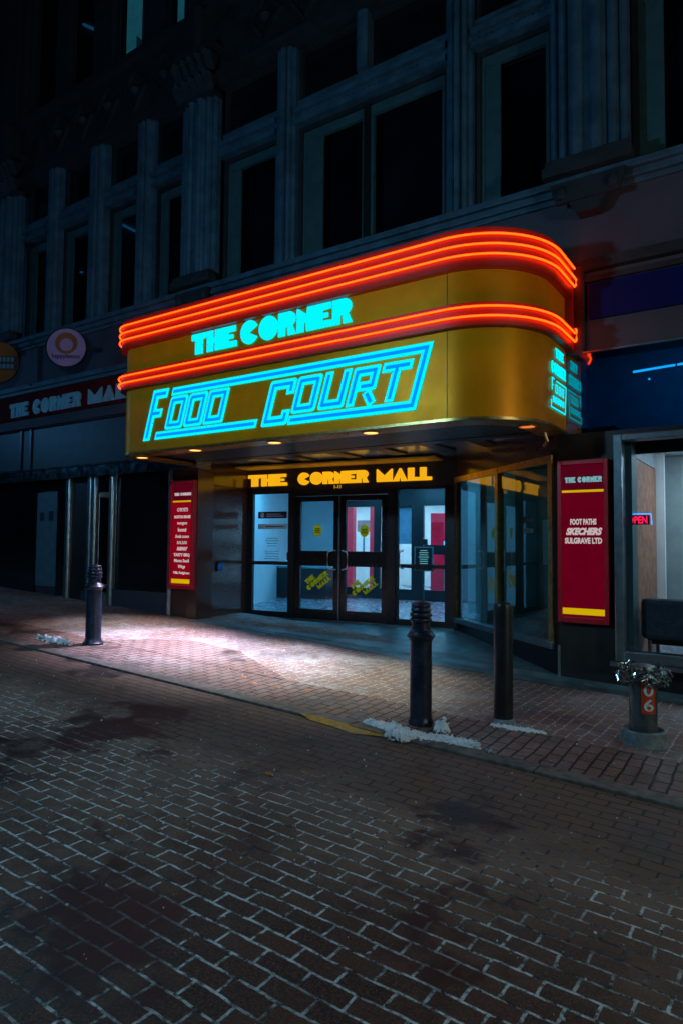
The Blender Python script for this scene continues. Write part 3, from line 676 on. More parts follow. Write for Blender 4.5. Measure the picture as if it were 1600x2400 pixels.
def door(a, b, hx, hdir, name='door'):
    st = .11
    mb = MB(fn=entf); mb.box(a, a+st, -.01, .05, FZ, 2.45); mb.box(b-st, b, -.01, .05, FZ, 2.45)
    mb.box(a+st, b-st, -.01, .05, FZ, .515); mb.box(a+st, b-st, -.01, .05, 2.365, 2.45); mb.box(a+st, b-st, -.01, .05, 1.255, 1.51)
    d_ = mb.build(name, M['blackmetal'], ent)
    mb = MB(fn=entf); mb.box(a+st-.01, b-st+.01, .018, .026, .5, 2.38); mb.build('pane', M['glass'], d_)
    mb = MB(fn=entf); mb.tube([(hx, -.01, 1.20), (hx+hdir*.01, -.07, 1.20), (hx+hdir*.10, -.085, 1.22), (hx+hdir*.115, -.085, 1.27), (hx+hdir*.115, -.085, 1.45), (hx+hdir*.10, -.085, 1.50), (hx+hdir*.01, -.07, 1.52), (hx, -.01, 1.52)][::1], .011)
    mb.build('handle', M['pull'], d_); return d_
d1 = door(1.0, 1.875, 1.81, -1); d2 = door(1.885, 2.76, 1.95, 1)
mb = MB(fn=entf); mb.box(1.868, 1.892, -.035, -.012, FZ, 2.45); mb.build('astragal', M['alu'], ent)
mb = MB(fn=entf); mb.tube([(3.03, -.01, 1.25), (3.03, -.08, 1.25), (3.0, -.085, 1.28), (3.0, -.085, 1.50), (3.03, -.08, 1.53), (3.03, -.01, 1.53)], .012); mb.build('handle', M['pull'], sl2)
mb = MB(fn=entf); mb.box(-.1, 3.9, -.10, .12, FZ-.08, FZ-.005); mb.build('threshold', M['alu'], ent)
def decal(s, z, d, parent, scale=1., ang=38):
    ca, sa = math.cos(R(ang)), math.sin(R(ang))
    f_ = lambda v: entf((s+(v[0]*ca-v[2]*sa)*scale, d+v[1], z+(v[0]*sa+v[2]*ca)*scale))
    mb = MB(fn=f_); block(mb, 'THE', -.20, .0, .085, .17, -.003, 0); block(mb, 'CORNER', -.24, .24, -.015, .07, -.003, 0); block(mb, 'MALL', -.06, .24, -.115, -.03, -.003, 0)
    mb.build('mall_decal', M['yellowdecal'], parent)
def rdecal(s, z, d, parent, m=None):
    mb = MB(fn=entf); mb.fn = lambda v: entf((s+v[0], d+v[1], z+v[2])); mb.disc_y(0, 0, .085, .1, -.003, 0, 24); rd = mb.build('round_decal', M['yellowdecal'], parent)
    mb = MB(); mb.fn = lambda v: entf((s+v[0], d+v[1], z+v[2]))
    for zz in (.03, 0, -.03): mb.box(-.05, .05, -.005, -.0035, zz-.008, zz+.008)
    mb.build('decal_print', M['black'], rd)
decal(1.46, .98, .016, d1); decal(2.33, .92, .016, d2); rdecal(1.44, 1.86, .016, d1); rdecal(2.33, 1.85, .016, d2)
# notices on the left sidelight
mb = MB(fn=entf); mb.box(.22, .82, .012, .016, 2.08, 2.20); mb.build('dark_notice', M['ink'], sl1)
mb = MB(fn=entf); mb.box(.40, .70, .007, .011, 2.150, 2.162); mb.box(.40, .76, .007, .011, 2.115, 2.127); mb.build('notice_print', M['paper'], sl1)
mb = MB(fn=entf); mb.disc_y(.31, 2.14, .04, .045, .006, .011, 20); mb.build('notice_badge', M['paper'], sl1)
mb = MB(fn=entf); mb.box(.22, .82, .012, .016, 1.89, 1.98); mb.build('white_notice', M['paper'], sl1)
mb = MB(fn=entf); mb.box(.38, .76, .007, .011, 1.928, 1.944); mb.build('notice_print', M['ink'], sl1)
mb = MB(fn=entf); mb.box(.84, .89, .0, .03, 1.34, 1.48); mb.build('card_reader', M['ink'], sl1)
for i in range(10):
    mb = MB(fn=entf); wv = .10+.06*random.random(); z_ = 1.72-.045*i-(.05 if i > 3 else 0)
    mb.box(.52-wv, .52+wv, .014, .017, z_, z_+.010); mb.build('opening_times_line', M['bluetxt'], sl1)
ftext('1-11', .085, M['goldlit'], 'street_number', ent, lambda v: entf((v[0]+1.84, v[1]-.024, v[2]+2.575)))
# gold name over the doors
sg = thing('entrance_name_sign', 'glowing gold THE CORNER MALL letters over the entrance doors', 'sign', entf((1.8, -.05, 2.65)))
for w_, a, b in (('THE', .03, .84), ('CORNER', 1.08, 2.42), ('MALL', 2.57, 3.52)):
    for_mb = MB(fn=entf); block(for_mb, w_, a, b, 2.655, 2.865, -.055, -.022, gap=.03); for_mb.build('lettering', M['goldlit'], sg)

# ---------------- mall interior
mall = thing('mall_interior', 'blue lit vestibule and hall seen through the entrance doors', 'room', entf((1.8, 3, .33)))
def wallx(d): return -.50-.333*d
mb = MB(fn=entf); mb.add([(wallx(.31), .31, .3), (wallx(5.4), 5.4, .3), (wallx(5.4), 5.4, 3.04), (wallx(.31), .31, 3.04)], [(0, 1, 2, 3)]); mb.build('vestibule_wall', M['wall_in'], mall)
mb = MB(fn=entf); mb.box(-.5, -.17, .10, .30, .3, 3.04); mb.build('wall_return', B_, mall)
mb = MB(fn=entf); mb.box(-2.6, -.78, 5.4, 5.5, .3, 3.04); mb.build('blue_wall', M['wall_in'], mall)
mb = MB(fn=entf); mb.box(-3, 5.2, .12, 4.6, .30, FZ-.004); mb.build('vestibule_floor', M['floor_in'], mall)
mb = MB(fn=entf); mb.box(-9, 6.2, 4.6, 13, .30, FZ-.004); mb.build('hall_floor', M['tile'], mall)
mb = MB(fn=entf); mb.box(-9, 6.2, .31, 13, 3.04, 3.1); mb.build('ceiling', M['white_in'], mall)
mb = MB(fn=entf); mb.box(-9, 6.2, 10.5, 10.6, .3, 3.04); mb.build('back_wall', M['white_in'], mall)
mb = MB(fn=entf); mb.box(4.2, 4.3, .31, 10.5, .3, 3.04); mb.build('right_wall', M['wall_in'], mall)
mb = MB(fn=entf)
for x, y in ((-.3, 2.2), (1.2, 1.6), (2.8, 1.6), (1.6, 3.4)): mb.box(x-.45, x+.45, y-.15, y+.15, 3.015, 3.035)
mb.build('vestibule_light', M['ceil_light'], mall)
mb = MB(fn=entf)
for x in (-4.6, -2.6, -.6, 1.4, 3.2):
    for y in (5.9, 7.7, 9.4): mb.box(x-.5, x+.5, y-.15, y+.15, 3.015, 3.035)
mb.build('hall_light', emit('hall_ceiling_light', (.45, .80, 1.), 26.), mall)
# inner doors
mb = MB(fn=entf)
for a, b in ((-.62, -.5), (.42, .58), (1.38, 1.68), (2.6, 2.75)): mb.box(a, b, 4.62, 4.70, FZ, 3.02)
for a, b in ((-.5, .42), (.58, 1.38), (1.68, 2.6), (2.75, 4.15)):
    mb.box(a, b, 4.63, 4.69, FZ, .60); mb.box(a, b, 4.63, 4.69, 2.55, 3.02)
    if a > 1: mb.box(a, b, 4.63, 4.69, 1.42, 1.64)
mb.build('inner_door_frame', B_, mall)
mb = MB(fn=entf); mb.box(.58, 1.38, 4.8, 4.82, 1.66, 2.7); mb.build('blue_partition', mat('partition_blue', (.24, .34, .45), .4), mall)
for s_, d_ in ((-1.36, 7.0), (-.62, 7.0)):
    mb = MB(fn=entf); mb.box(s_-.11, s_+.11, d_-.1, d_+.1, 1.0, 2.82); mb.build('red_column', M['red_in'], mall)
    mb = MB(fn=entf); mb.box(s_-.11, s_+.11, d_-.1, d_+.1, FZ, .998); mb.build('column_base', M['red_in'], mall)
mb = MB(fn=entf); mb.box(-1.12, -.68, 6.9, 6.94, 2.0, 2.32); hb = mb.build('hanging_board', mat('board_grey', (.28, .17, .17), .6), mall)
mb = MB(fn=entf); mb.box(-.92, -.88, 6.86, 6.89, 1.2, 1.9); mb.build('blue_tube', mat('pipe_teal', (.02, .2, .3), .4), mall)
tab = MB(fn=entf); tab.box(1.2, 2.6, 5.2, 5.8, 1.12, 1.15); tab.box(1.88, 1.92, 5.48, 5.52, FZ, 1.12); tab.box(1.7, 2.1, 5.3, 5.7, FZ, .37)
tag(tab.build('hall_table', M['paper']), 'pale high table in the hall behind the right hand glass', 'table')
# vending machine
vm = thing('vending_machine', 'red vending machine glowing in the hall behind the right pane', 'vending machine', entf((1.2, 7.2, FZ)))
mb = MB(fn=entf); mb.box(1.0, 1.5, 7.0, 7.6, FZ, 2.5); mb.build('cabinet', M['red_in'], vm, bevel=.02)
mb = MB(fn=entf); mb.box(1.03, 1.36, 6.98, 6.998, 1.1, 2.25); mb.build('front_panel', emit('vending_front', (.55, .03, .12), .5, .4), vm)
mb = MB(fn=entf); mb.box(1.38, 1.47, 6.98, 6.998, 1.4, 1.75); mb.build('keypad', M['blue_neon'], vm)
# reception block with decal
cb = thing('counter_box', 'dark box shaped counter standing behind the left door', 'counter', entf((-1, 4, FZ)))
mb = MB(fn=entf); mb.box(-1.78, -.40, 3.75, 4.3, FZ, 1.06); mb.build('body', mat('counter_laminate', (.012, .014, .018), .4), cb, bevel=.01)
mb = MB(fn=entf); mb.box(-1.81, -.37, 3.72, 4.33, 1.062, 1.10); mb.build('counter_top', mat('counter_top', (.15, .3, .36), .3), cb, bevel=.006)
# notice stand inside the right sidelight
ns = thing('notice_stand', 'slim metal stand holding a dark notice board inside the right pane', 'sign stand', entf((3.25, .3, FZ)))
mb = MB(fn=entf); mb.tube([(3.26, .3, FZ), (3.26, .3, 1.75)], .013); mb.lathe([(0, 0), (.14, .005), (.14, .02), (.02, .03)], (3.26, .3, FZ), 20); mb.build('pole', M['alu'], ns)
mb = MB(fn=entf); mb.frame(3.12, 3.44, 1.20, 1.60, .02, .255, .28); mb.build('board_frame', mat('pale_teal_frame', (.45, .75, .8), .5), ns)
mb = MB(fn=entf); mb.box(3.14, 3.42, .262, .275, 1.22, 1.58); mb.build('board', M['teal_slate'], ns)
for i in range(9):
    mb = MB(fn=entf); wv = .05+.07*random.random(); mb.box(3.28-wv, 3.28+wv, .256, .261, 1.25+i*.035, 1.262+i*.035); mb.build('board_line', M['tealtxt'], ns)
mb = MB(fn=entf); mb.box(3.2, 3.34, .27, .28, 1.63, 1.72); mb.build('card', M['teal_slate'], ns)
# blue push button on the left recess wall
bb = thing('door_button', 'small blue lit access button on the brown wall left of the doors', 'button', lwf((.55, -.02, 1.23)))
mb = MB(fn=lwf); mb.box(.50, .64, -.035, 0, 1.15, 1.31); mb.build('housing', M['black'], bb)
mb = MB(fn=lwf); mb.box(.53, .61, -.042, -.036, 1.18, 1.28); mb.build('button', M['bluebox'], bb)

# ================================================================== MARQUEE
mq = thing('marquee_canopy', 'rounded gold food court canopy with orange neon bands over the entrance', 'canopy', (-5.2, 7, 2.9))
CX0, CX1, CYF, CYB, RL, RRr = -8.36, -2.15, 6.35, FY, .34, .85
def outline(off=0, back=CYB-.003, n=18):     # left end -> front -> right end
    x0, x1, yf = CX0-off, CX1+off, CYF-off; rl, rr = RL+off, RRr+off
    p = [(x0, back)]
    p += [(x0+rl-rl*math.cos(R(90)*i/n), yf+rl-rl*math.sin(R(90)*i/n)) for i in range(n+1)]
    # split the long front so shading and joints fall right
    p += [(x, yf) for x in (-6.6, -4.8)]
    p += [(x1-rr+rr*math.sin(R(90)*i/n), yf+rr-rr*math.cos(R(90)*i/n)) for i in range(n+1)]
    p += [(x1, back)]
    return p
def ribbon(off_out, off_in, z0, z1, back=CYB-.003):
    mb = MB(); A = outline(off_out, back); B = outline(off_in, back); n = len(A)
    vs = [(x, y, z0) for x, y in A]+[(x, y, z1) for x, y in A]+[(x, y, z1) for x, y in B]+[(x, y, z0) for x, y in B]
    fs = []
    for i in range(n-1):
        for k_ in range(4): a = k_*n; b = ((k_+1) % 4)*n; fs.append((a+i, a+i+1, b+i+1, b+i))
    fs += [(0, n, 2*n, 3*n), (n-1, 2*n-1, 3*n-1, 4*n-1)]
    mb.add(vs, fs, True); return mb
ribbon(0, -.05, 2.905, 4.86).build('fascia', M['gold'], mq)
ribbon(.006, .0005, 2.905, 2.935).build('bottom_trim', M['bronze'], mq)
ribbon(.085, .001, 4.47, 4.88).build('neon_band', M['red_band'], mq)
ribbon(.085, .001, 3.86, 4.10).build('neon_band', M['red_band'], mq)
# vertical joint in the front sheet
mb = MB(); mb.box(-2.985, -2.979, CYF-.003, CYF+.01, 2.94, 3.86); mb.box(-2.985, -2.979, CYF-.003, CYF+.01, 4.1, 4.47); mb.build('sheet_joint', M['dark'], mq)
for z in (4.795, 4.69, 4.585, 4.045, 3.945):
    pts = outline(.115, CYB-.03); mb = MB()
    P3 = [(x, y, z) for x, y in pts]
    sx = pts[0][0]; P3 = [(sx+.02, pts[0][1], z)] + P3[1:]
    mb.tube(P3, .0108, 8); mb.build('neon_tube', M['neon'], mq)
# return loops of the tubes at the right hand end
xe = CX1+.115
for za, zb in ((4.585, 4.69), (3.945, 4.10)):
    mb = MB(); mb.tube([(xe, CYB-.032, za), (xe+.010, CYB-.012, za+.02), (xe+.012, CYB-.012, zb-.02), (xe, CYB-.02, zb)], .0105); mb.build('neon_return', M['neon'], mq)
# soffit: lip, then a dark sunken underside
mb = MB(); A = outline(-.002, CYB-.005); B = outline(-.30, CYB-.005); 
B = [(min(max(x, CX0+.30), CX1-.30), y) for x, y in B]; n = len(A)
mb.add([(x, y, 2.90) for x, y in A]+[(x, y, 2.90) for x, y in B]+[(x, y, 2.93) for x, y in A]+[(x, y, 2.93) for x, y in B],
  [(i, i+1, n+i+1, n+i) for i in range(n-1)]+[(2*n+i, 3*n+i, 3*n+i+1, 2*n+i+1) for i in range(n-1)]+[(n+i, n+i+1, 3*n+i+1, 3*n+i) for i in range(n-1)])
mb.build('soffit_lip', M['soffit'], mq)
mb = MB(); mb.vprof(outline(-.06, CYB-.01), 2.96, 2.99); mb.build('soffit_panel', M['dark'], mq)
mb = MB(); A = outline(-.001, CYB-.004); mb.add([(x, y, 4.85) for x, y in A], [tuple(range(len(A)))]); mb.build('top_sheet', M['dark'], mq)
# downlights
for i, (x, y, m_) in enumerate(((-8.08, 6.62, 'warm_light'), (-6.80, 6.47, 'warm_light'), (-5.42, 6.50, 'warm_light'), (-4.0, 6.50, 'warm_light'), (-2.36, 7.03, 'dim_light'))):
    mb = MB(); mb.lathe([(.085, -.012), (.10, -.012), (.10, .0), (.085, 0), (.085, -.012)], (x, y, 2.90), 24); dl = mb.build('downlight', M['bronze'], mq)
    mb = MB(); mb.lathe([(0, -.004), (.084, -.004)], (x, y, 2.90), 24); mb.build('lens', M[m_], dl)
    if i < 4:
        L = bpy.data.lights.new('downlight_lamp', 'SPOT'); lo = bpy.data.objects.new('downlight_lamp', L); COL.objects.link(lo)
        L.energy = (330, 1500, 1150, 380)[i]; L.color = ((.98, .84, .86), (.80, .70, 1.), (.84, .82, 1.), (.85, .86, .66))[i]
        L.spot_size = R(70); L.spot_blend = 1.; L.shadow_soft_size = .07; lo.location = (x, y, 2.88)
        lo.rotation_euler = (R((-7, -12, -12, -10)[i]), 0, 0); lo.parent = mq; lo.matrix_parent_inverse = Matrix.Translation(-mq.location)
mb = MB(); mb.tube([(-2.32, 7.5, 2.90), (-2.30, 7.52, 2.80), (-2.36, 7.6, 2.76)], .018); mb.build('hanging_bracket', M['bronze'], mq)
mb = MB(); mb.box(CX1-.02, CX1+.10, CYB-.03, CYB-.001, 3.84, 4.84); mb.build('red_glow_plate', M['red_band'], mq)  # added plate; its red stands in for neon glow at the canopy end
# letters on the front
mb = MB(); block(mb, 'THE', -6.77, -5.95, 4.175, 4.455, CYF-.020, CYF-.004, gap=.05)
block(mb, 'CORNER', -5.87, -4.16, 4.17, 4.465, CYF-.020, CYF-.004, gap=.035); mb.build('name_lettering', M['cyan'], mq)
SH = .30
def shf(p): return (p[0]+SH*(p[1]-3.06), p[1])
cy, bl = MB(), MB()
def S2(path, w1, w2, closed=False, rnd=0, e=0):
    stroke(cy, path, w1, CYF-.016, CYF-.004, closed, shf, ch=rnd)
    p = list(path)
    if e and not closed:
        a, b = Vector(p[0]), Vector(p[1]); p[0] = tuple(a+(b-a).normalized()*e)
        a, b = Vector(p[-1]), Vector(p[-2]); p[-1] = tuple(a+(b-a).normalized()*e)
    stroke(bl, p, w2, CYF-.019, CYF-.0165, closed, shf, ch=rnd*.5)
ST, BW = .108, .038
def ring(x0, x1, z0, z1, r=.03):
    def rr(a, b, c, d, q): return [shf(p) for p in [(a+q, c), (b-q, c), (b-q*.3, c+q*.3), (b, c+q), (b, d-q), (b-q*.3, d-q*.3), (b-q, d), (a+q, d), (a+q*.3, d-q*.3), (a, d-q), (a, c+q), (a+q*.3, c+q*.3)]]
    k_ = (ST-BW)/2
    cy.poly(rr(x0, x1, z0, z1, r+.005), CYF-.016, CYF-.004, [rr(x0+ST, x1-ST, z0+ST, z1-ST, .006)])
    bl.poly(rr(x0+k_, x1-k_, z0+k_, z1-k_, r*.8), CYF-.019, CYF-.0165, [rr(x0+k_+BW, x1-k_-BW, z0+k_+BW, z1-k_-BW, .01)])
Z0, Z1 = 3.20, 3.65
# F
S2([(-7.67, 3.075), (-7.67, 3.72), (-7.425, 3.72)], .13, .045, e=.035)
S2([(-7.604, 3.45), (-7.47, 3.45)], .12, .042, e=.03); stroke(bl, [(-7.648, 3.45), (-7.575, 3.45)], .042, CYF-.019, CYF-.0165, False, shf)
ring(-7.33, -6.985, Z0, Z1); ring(-6.955, -6.61, Z0, Z1); ring(-6.58, -6.225, Z0, Z1, .012)
# C
S2([(-5.17, 3.44), (-5.17, 3.572), (-5.46, 3.572), (-5.46, 3.13), (-5.17, 3.13), (-5.17, 3.255)], ST+.01, BW, rnd=.03, e=.035)
ring(-5.085, -4.725, 3.19, 3.63)
S2([(-4.63, 3.63), (-4.63, 3.245), (-4.375, 3.245), (-4.375, 3.63)], ST, BW, rnd=.03, e=.035)
# R
h = ST/2
S2([(-4.23, 3.185), (-4.23, 3.57), (-3.99, 3.57), (-3.99, 3.40), (-4.17, 3.40)], ST, BW, rnd=.02, e=.035)
S2([(-4.055, 3.338), (-3.93, 3.185)], ST*.95, BW, e=.03)
# T
S2([(-3.90, 3.57), (-3.53, 3.57)], ST, BW, e=.035); S2([(-3.715, 3.508), (-3.715, 3.185)], ST, BW, e=.03)
stroke(bl, [(-3.715, 3.553), (-3.715, 3.475)], BW, CYF-.0192, CYF-.0164, False, shf)
# frame and underline
S2([(-7.335, 3.72), (-3.40, 3.72), (-3.40, 3.115), (-5.09, 3.115)], .108, .040, e=.03)
S2([(-7.49, 3.13), (-5.61, 3.13)], .108, .040, e=.03)
cy.build('food_court_lettering', M['cyan'], mq); bl.build('food_court_inlay', M['blue'], mq)
# small copy of the name on the right hand end
ef = lambda v: (CX1+.012-v[1], 7.11+v[0], v[2])
mb = MB(fn=ef); block(mb, 'THE', .20, .50, 3.68, 3.79, -.006, 0, gap=.16); block(mb, 'CORNER', .04, .58, 3.49, 3.62, -.006, 0, gap=.14); mb.build('end_lettering', M['cyan'], mq)
mb = MB(fn=ef)
def er(path, w_): stroke(mb, path, w_, -.006, 0, False, lambda p: (p[0]+.12*(p[1]-3.25), p[1]))
er([(.20, 3.42), (.57, 3.42), (.57, 3.11), (.04, 3.11), (.04, 3.19)], .016)
er([(.03, 3.43), (.12, 3.43)], .018); er([(.05, 3.30), (.05, 3.42)], .018); er([(.06, 3.36), (.10, 3.36)], .014)
for i in range(3): er([(.18+i*.12, 3.29), (.18+i*.12, 3.375), (.24+i*.12, 3.375), (.24+i*.12, 3.29), (.19+i*.12, 3.29)], .016)
for i in range(5): er([(.10+i*.09, 3.165), (.10+i*.09, 3.235), (.145+i*.09, 3.235), (.145+i*.09, 3.175)], .015)
mb.build('end_food_court', M['cyan'], mq)

# ================================================================== SIGNS ON THE WALL
s2 = thing('wall_name_sign', 'unlit THE CORNER MALL letters on a dark red fascia left of the canopy', 'sign', (-11.6, FY, 4.3))
mb = MB(); mb.box(-15, -8.4, FY-.04, FY-.003, 4.15, 4.62); mb.build('board', M['darkred'], s2)
for w_, a, b in (('THE', -13.62, -12.95), ('CORNER', -12.77, -11.18), ('MALL', -10.96, -9.55)):
    mb = MB(); block(mb, w_, a, b, 4.21, 4.50, FY-.075, FY-.042, gap=.05); mb.build('lettering', M['paleletter'], s2)
# round blade signs
def blade(name, label, x, z, r, ang, y=FY-.55):
    t = thing(name, label, 'sign', (x, y, z)); ca, sa = math.cos(R(ang)), math.sin(R(ang))
    f_ = lambda v: (x+v[0]*ca-v[1]*sa, y+v[0]*sa+v[1]*ca, z+v[2]); return t, f_
t, f_ = blade('round_blade_sign', 'round violet blade sign with an orange ring projecting from the wall', -11.25, 5.22, .40, 0)
# plane facing the viewer, mounted edge on to the wall
f_ = (lambda x, y, z: (lambda v: (x+v[0]*math.cos(R(38))-v[1]*math.sin(R(38)), y+v[0]*math.sin(R(38))+v[1]*math.cos(R(38)), z+v[2])))(-11.02, 7.25, 5.19)
t.location = (-11.02, 7.25, 5.19); WLOC[t.name] = t.location.copy()
mb = MB(fn=f_); mb.disc_y(0, 0, .36, .36, -.03, .03, 48); mb.build('disc', M['violet'], t)
mb = MB(fn=f_); n = 48; mb.poly([(.372*math.cos(2*math.pi*i/n), .372*math.sin(2*math.pi*i/n)) for i in range(n)], -.035, .035, [[(.35*math.cos(2*math.pi*i/n), .35*math.sin(2*math.pi*i/n)) for i in range(n)]]); mb.build('rim', M['black'], t)
mb = MB(fn=f_); mb.poly(arc(0, .08, .20, .20, 0, 350, 35), -.036, -.031, [arc(0, .05, .12, .12, 0, 350, 35)]); mb.build('orange_ring', M['ochre'], t)
ftext('happylemon', .12, M['ink'], 'caption', t, lambda v: f_((v[0], v[1]-.034, v[2]-.20)), bold=.002, fitw=.50)
mb = MB(fn=f_); mb.box(.37, .62, -.02, .02, -.03, .03); mb.build('bracket', M['black'], t)
g_ = (lambda x, y, z: (lambda v: (x+v[0]*math.cos(R(38))-v[1]*math.sin(R(38)), y+v[0]*math.sin(R(38))+v[1]*math.cos(R(38)), z+v[2])))(-13.38, 7.25, 5.27)
t = thing('round_blade_sign', 'round brown and blue blade sign cut off by the left edge of the photo', 'sign', (-13.38, 7.25, 5.27))
mb = MB(fn=g_); mb.disc_y(0, 0, .44, .44, -.03, .03, 48); mb.build('disc', M['ochre_dark'], t)
mb = MB(fn=g_); mb.poly(arc(0, .12, .40, .28, 0, 180, 20), -.036, -.031); mb.poly(arc(0, -.16, .38, .24, 180, 360, 20), -.036, -.031); mb.build('bun_shape', M['ochre'], t)
mb = MB(fn=g_); x = -.36
for i in range(9): mb.box(x+i*.08, x+i*.08+.055, -.038, -.031, .01, .10); mb.box(x+i*.08, x+i*.08+.055, -.038, -.031, -.13, -.04)
mb.build('letter_rows', M['bluetxt'], t)

# directory panels
def directory(name, label, x0, x1, z0, z1, lines, head, wide):
    t = thing(name, label, 'sign', ((x0+x1)/2, FY, z0)); fwid = (x1-x0)*.085
    mb = MB(); mb.frame(x0, x1, z0, z1, fwid, FY-.09, FY-.003, wb=fwid*1.3, wt=fwid*1.1); mb.build('frame', M['redsign'], t, bevel=.006)
    a, b, c, d = x0+fwid, x1-fwid, z0+fwid*1.3, z1-fwid*1.1; hz = d-(d-c)*.175
    mb = MB(); mb.box(a, b, FY-.05, FY-.003, c, hz); mb.build('lit_panel', M['redpanel'] if wide < .8 else M['maroonpanel'], t)
    mb = MB(); mb.box(a, b, FY-.05, FY-.003, hz+.002, d); mb.build('title_panel', M['redpanel2'], t)
    mb = MB(); mb.box(a, b, FY-.056, FY-.051, hz-.012, hz+.014); mb.build('yellow_stripe', M['yellow'], t)
    mb = MB(); mb.box(a+.0, b, FY-.056, FY-.051, c+.03, c+.10); mb.build('yellow_stripe', M['yellow'], t)
    mb = MB(); block(mb, 'THE CORNER', a+(b-a)*.07, b-(b-a)*.05, hz+(d-hz)*.33, hz+(d-hz)*.33+.062*wide, FY-.056, FY-.051, gap=.07); mb.build('title_lettering', M['tealtxt'] if wide > .8 else M['whitetxt'], t)
    for i, (tx, zf, sz, wf_, sh, bo) in enumerate(lines):
        ftext(tx, sz, M['whitetxt'], 'shop_name', t, (lambda cx, zz: (lambda v: (cx+v[0], FY-.0535+v[1]*.6, zz+v[2])))((a+b)/2, c+(hz-c)*zf), fitw=(b-a)*wf_, shear=sh, bold=bo)
    return t
LL = [("O'RYE'S", .88, .08, .55, 0, .002), ('BOSTON BRAISE', .80, .06, .82, 0, .003), ('noogoo', .725, .07, .5, 0, .002), ('loomi', .64, .085, .42, 0, .003), ('Soda xoxo', .565, .07, .7, .2, .002), ('SALSAS', .49, .07, .5, 0, .001),
      ('SUBWAY', .415, .075, .55, .35, .004), ('TASTY BBQ', .345, .065, .82, 0, .003), ('Mama Seoli', .275, .07, .75, 0, .002), ('Wings', .205, .07, .36, .2, .002), ('Villa Reigiono', .135, .055, .85, 0, .002)]
directory('directory_sign', 'narrow red lit directory of food shop names left of the entrance', -8.64, -8.08, .87, 2.655, LL, 'a', .75)
RL_ = [('FOOT PATHS', .735, .085, .62, 0, .004), ('SKECHERS', .655, .10, .86, .3, .006), ('SULGRAVE LTD', .585, .085, .88, 0, .004)]
directory('directory_sign', 'wide dark red directory sign on the black pillar right of the entrance', -2.235, -1.685, .77, 2.585, RL_, 'b', 1.)
# purple board on the right
pb = thing('shop_board', 'plain deep purple shop board above the blue glass fascia', 'sign', (-.9, FY, 4.4))
mb = MB(); mb.box(-1.875, 4.5, FY-.04, FY-.003, 4.17, 4.58); mb.build('board', M['purple'], pb)
# open sign and tree inside the right window
os_ = thing('open_sign', 'small red neon sign with blue border inside the right shop window', 'sign', (-1.42, 7.84, 1.85))
mb = MB(); mb.box(-1.54, -1.30, 7.84, 7.85, 1.86, 1.96); mb.build('backing', M['black'], os_)
ftext('OPEN', .105, M['red_neon'], 'lettering', os_, lambda v: (-1.42+v[0], 7.835+v[1]*.5, 1.875+v[2]), bold=.004, fitw=.2)
mb = MB(); mb.tube([(-1.55, 7.83, 1.85), (-1.55, 7.83, 1.975), (-1.285, 7.83, 1.975), (-1.275, 7.83, 1.86)], .005, 6); mb.build('blue_border', M['blue_neon'], os_)
# armchair
ac = thing('armchair', 'dark upholstered armchair with its back to the right shop window', 'chair', (-.98, 8.2, .36))
mb = MB(); mb.box(-1.42, -.55, 7.92, 8.06, .62, 1.06); mb.build('backrest', M['chair'], ac, bevel=.05)
mb = MB(); mb.box(-1.38, -.6, 8.07, 8.6, .55, .76); mb.build('seat', M['chair'], ac, bevel=.04)
for x in (-1.44, -.62): mb = MB(); mb.box(x, x+.1, 8.07, 8.6, .77, .92); mb.build('arm', M['chair'], ac, bevel=.03)
for x in (-1.34, -.66):
    for y in (8.0, 8.5): mb = MB(); mb.tube([(x, y, .36), (x, y, .60)], .02); mb.build('leg', M['alu'], ac)

# ================================================================== STREET FURNITURE
def bollard(x, y, h, label, flare):
    t = thing('bollard', label, 'bollard', (x, y, gz(x)), 'ornate iron bollards along the kerb')
    k_ = h/1.03
    sh = [(0, 0), (.125, 0), (.127, .03), (.112, .045), (.100, .075), (.094, .09), (.091, .70)]
    if not flare: sh = [(0, 0), (.104, 0), (.104, .04), (.094, .055), (.091, .08), (.091, .70)]
    mb = MB(); mb.lathe([(r, z*k_) for r, z in sh], (x, y, gz(x)), 36); mb.build('shaft', M['iron'], t)
    mb = MB(); mb.lathe([(r, z*k_) for r, z in [(.091, .70), (.100, .705), (.104, .72), (.116, .728), (.119, .742), (.112, .752), (.104, .758), (.100, .772), (.088, .782), (.078, .792)]], (x, y, gz(x)), 36); mb.build('collar', M['iron'], t)
    mb = MB(); mb.lathe([(r, z*k_) for r, z in [(.078, .792), (.074, .83), (.074, .85), (.086, .856), (.091, .870), (.086, .884), (.076, .888), (.080, .896), (.092, .904), (.094, .918), (.088, .930), (.076, .934), (.078, .942), (.086, .950), (.086, .962), (.078, .972), (.076, .978), (.079, .985), (.079, 1.0), (.072, 1.012), (.04, 1.024), (0, 1.03)]], (x, y, gz(x)), 36); mb.build('cap', M['iron'], t)
    return t
bollard(-2.607, 5.052, 1.025, 'dark blue ringed iron bollard standing in snow right of centre', False)
bollard(-7.262, 5.259, 1.004, 'dark ringed iron bollard with flared foot at the left of the bright pavement', True)
t = thing('steel_post', 'plain black steel post without rings in front of the splayed window', 'post', (-2.091, 5.574, .1))
mb = MB(); mb.lathe([(0, 0), (.081, 0), (.081, .99), (.079, 1.005), (.072, 1.022), (.05, 1.03), (0, 1.033)], (-2.091, 5.574, .1), 32); mb.build('shaft', M['black_post'], t)
mb = MB(); mb.lathe([(.080, .05), (.098, .03), (.11, 0)], (-2.091, 5.574, .105), 20); mb.build('foot', M['collar'], t)
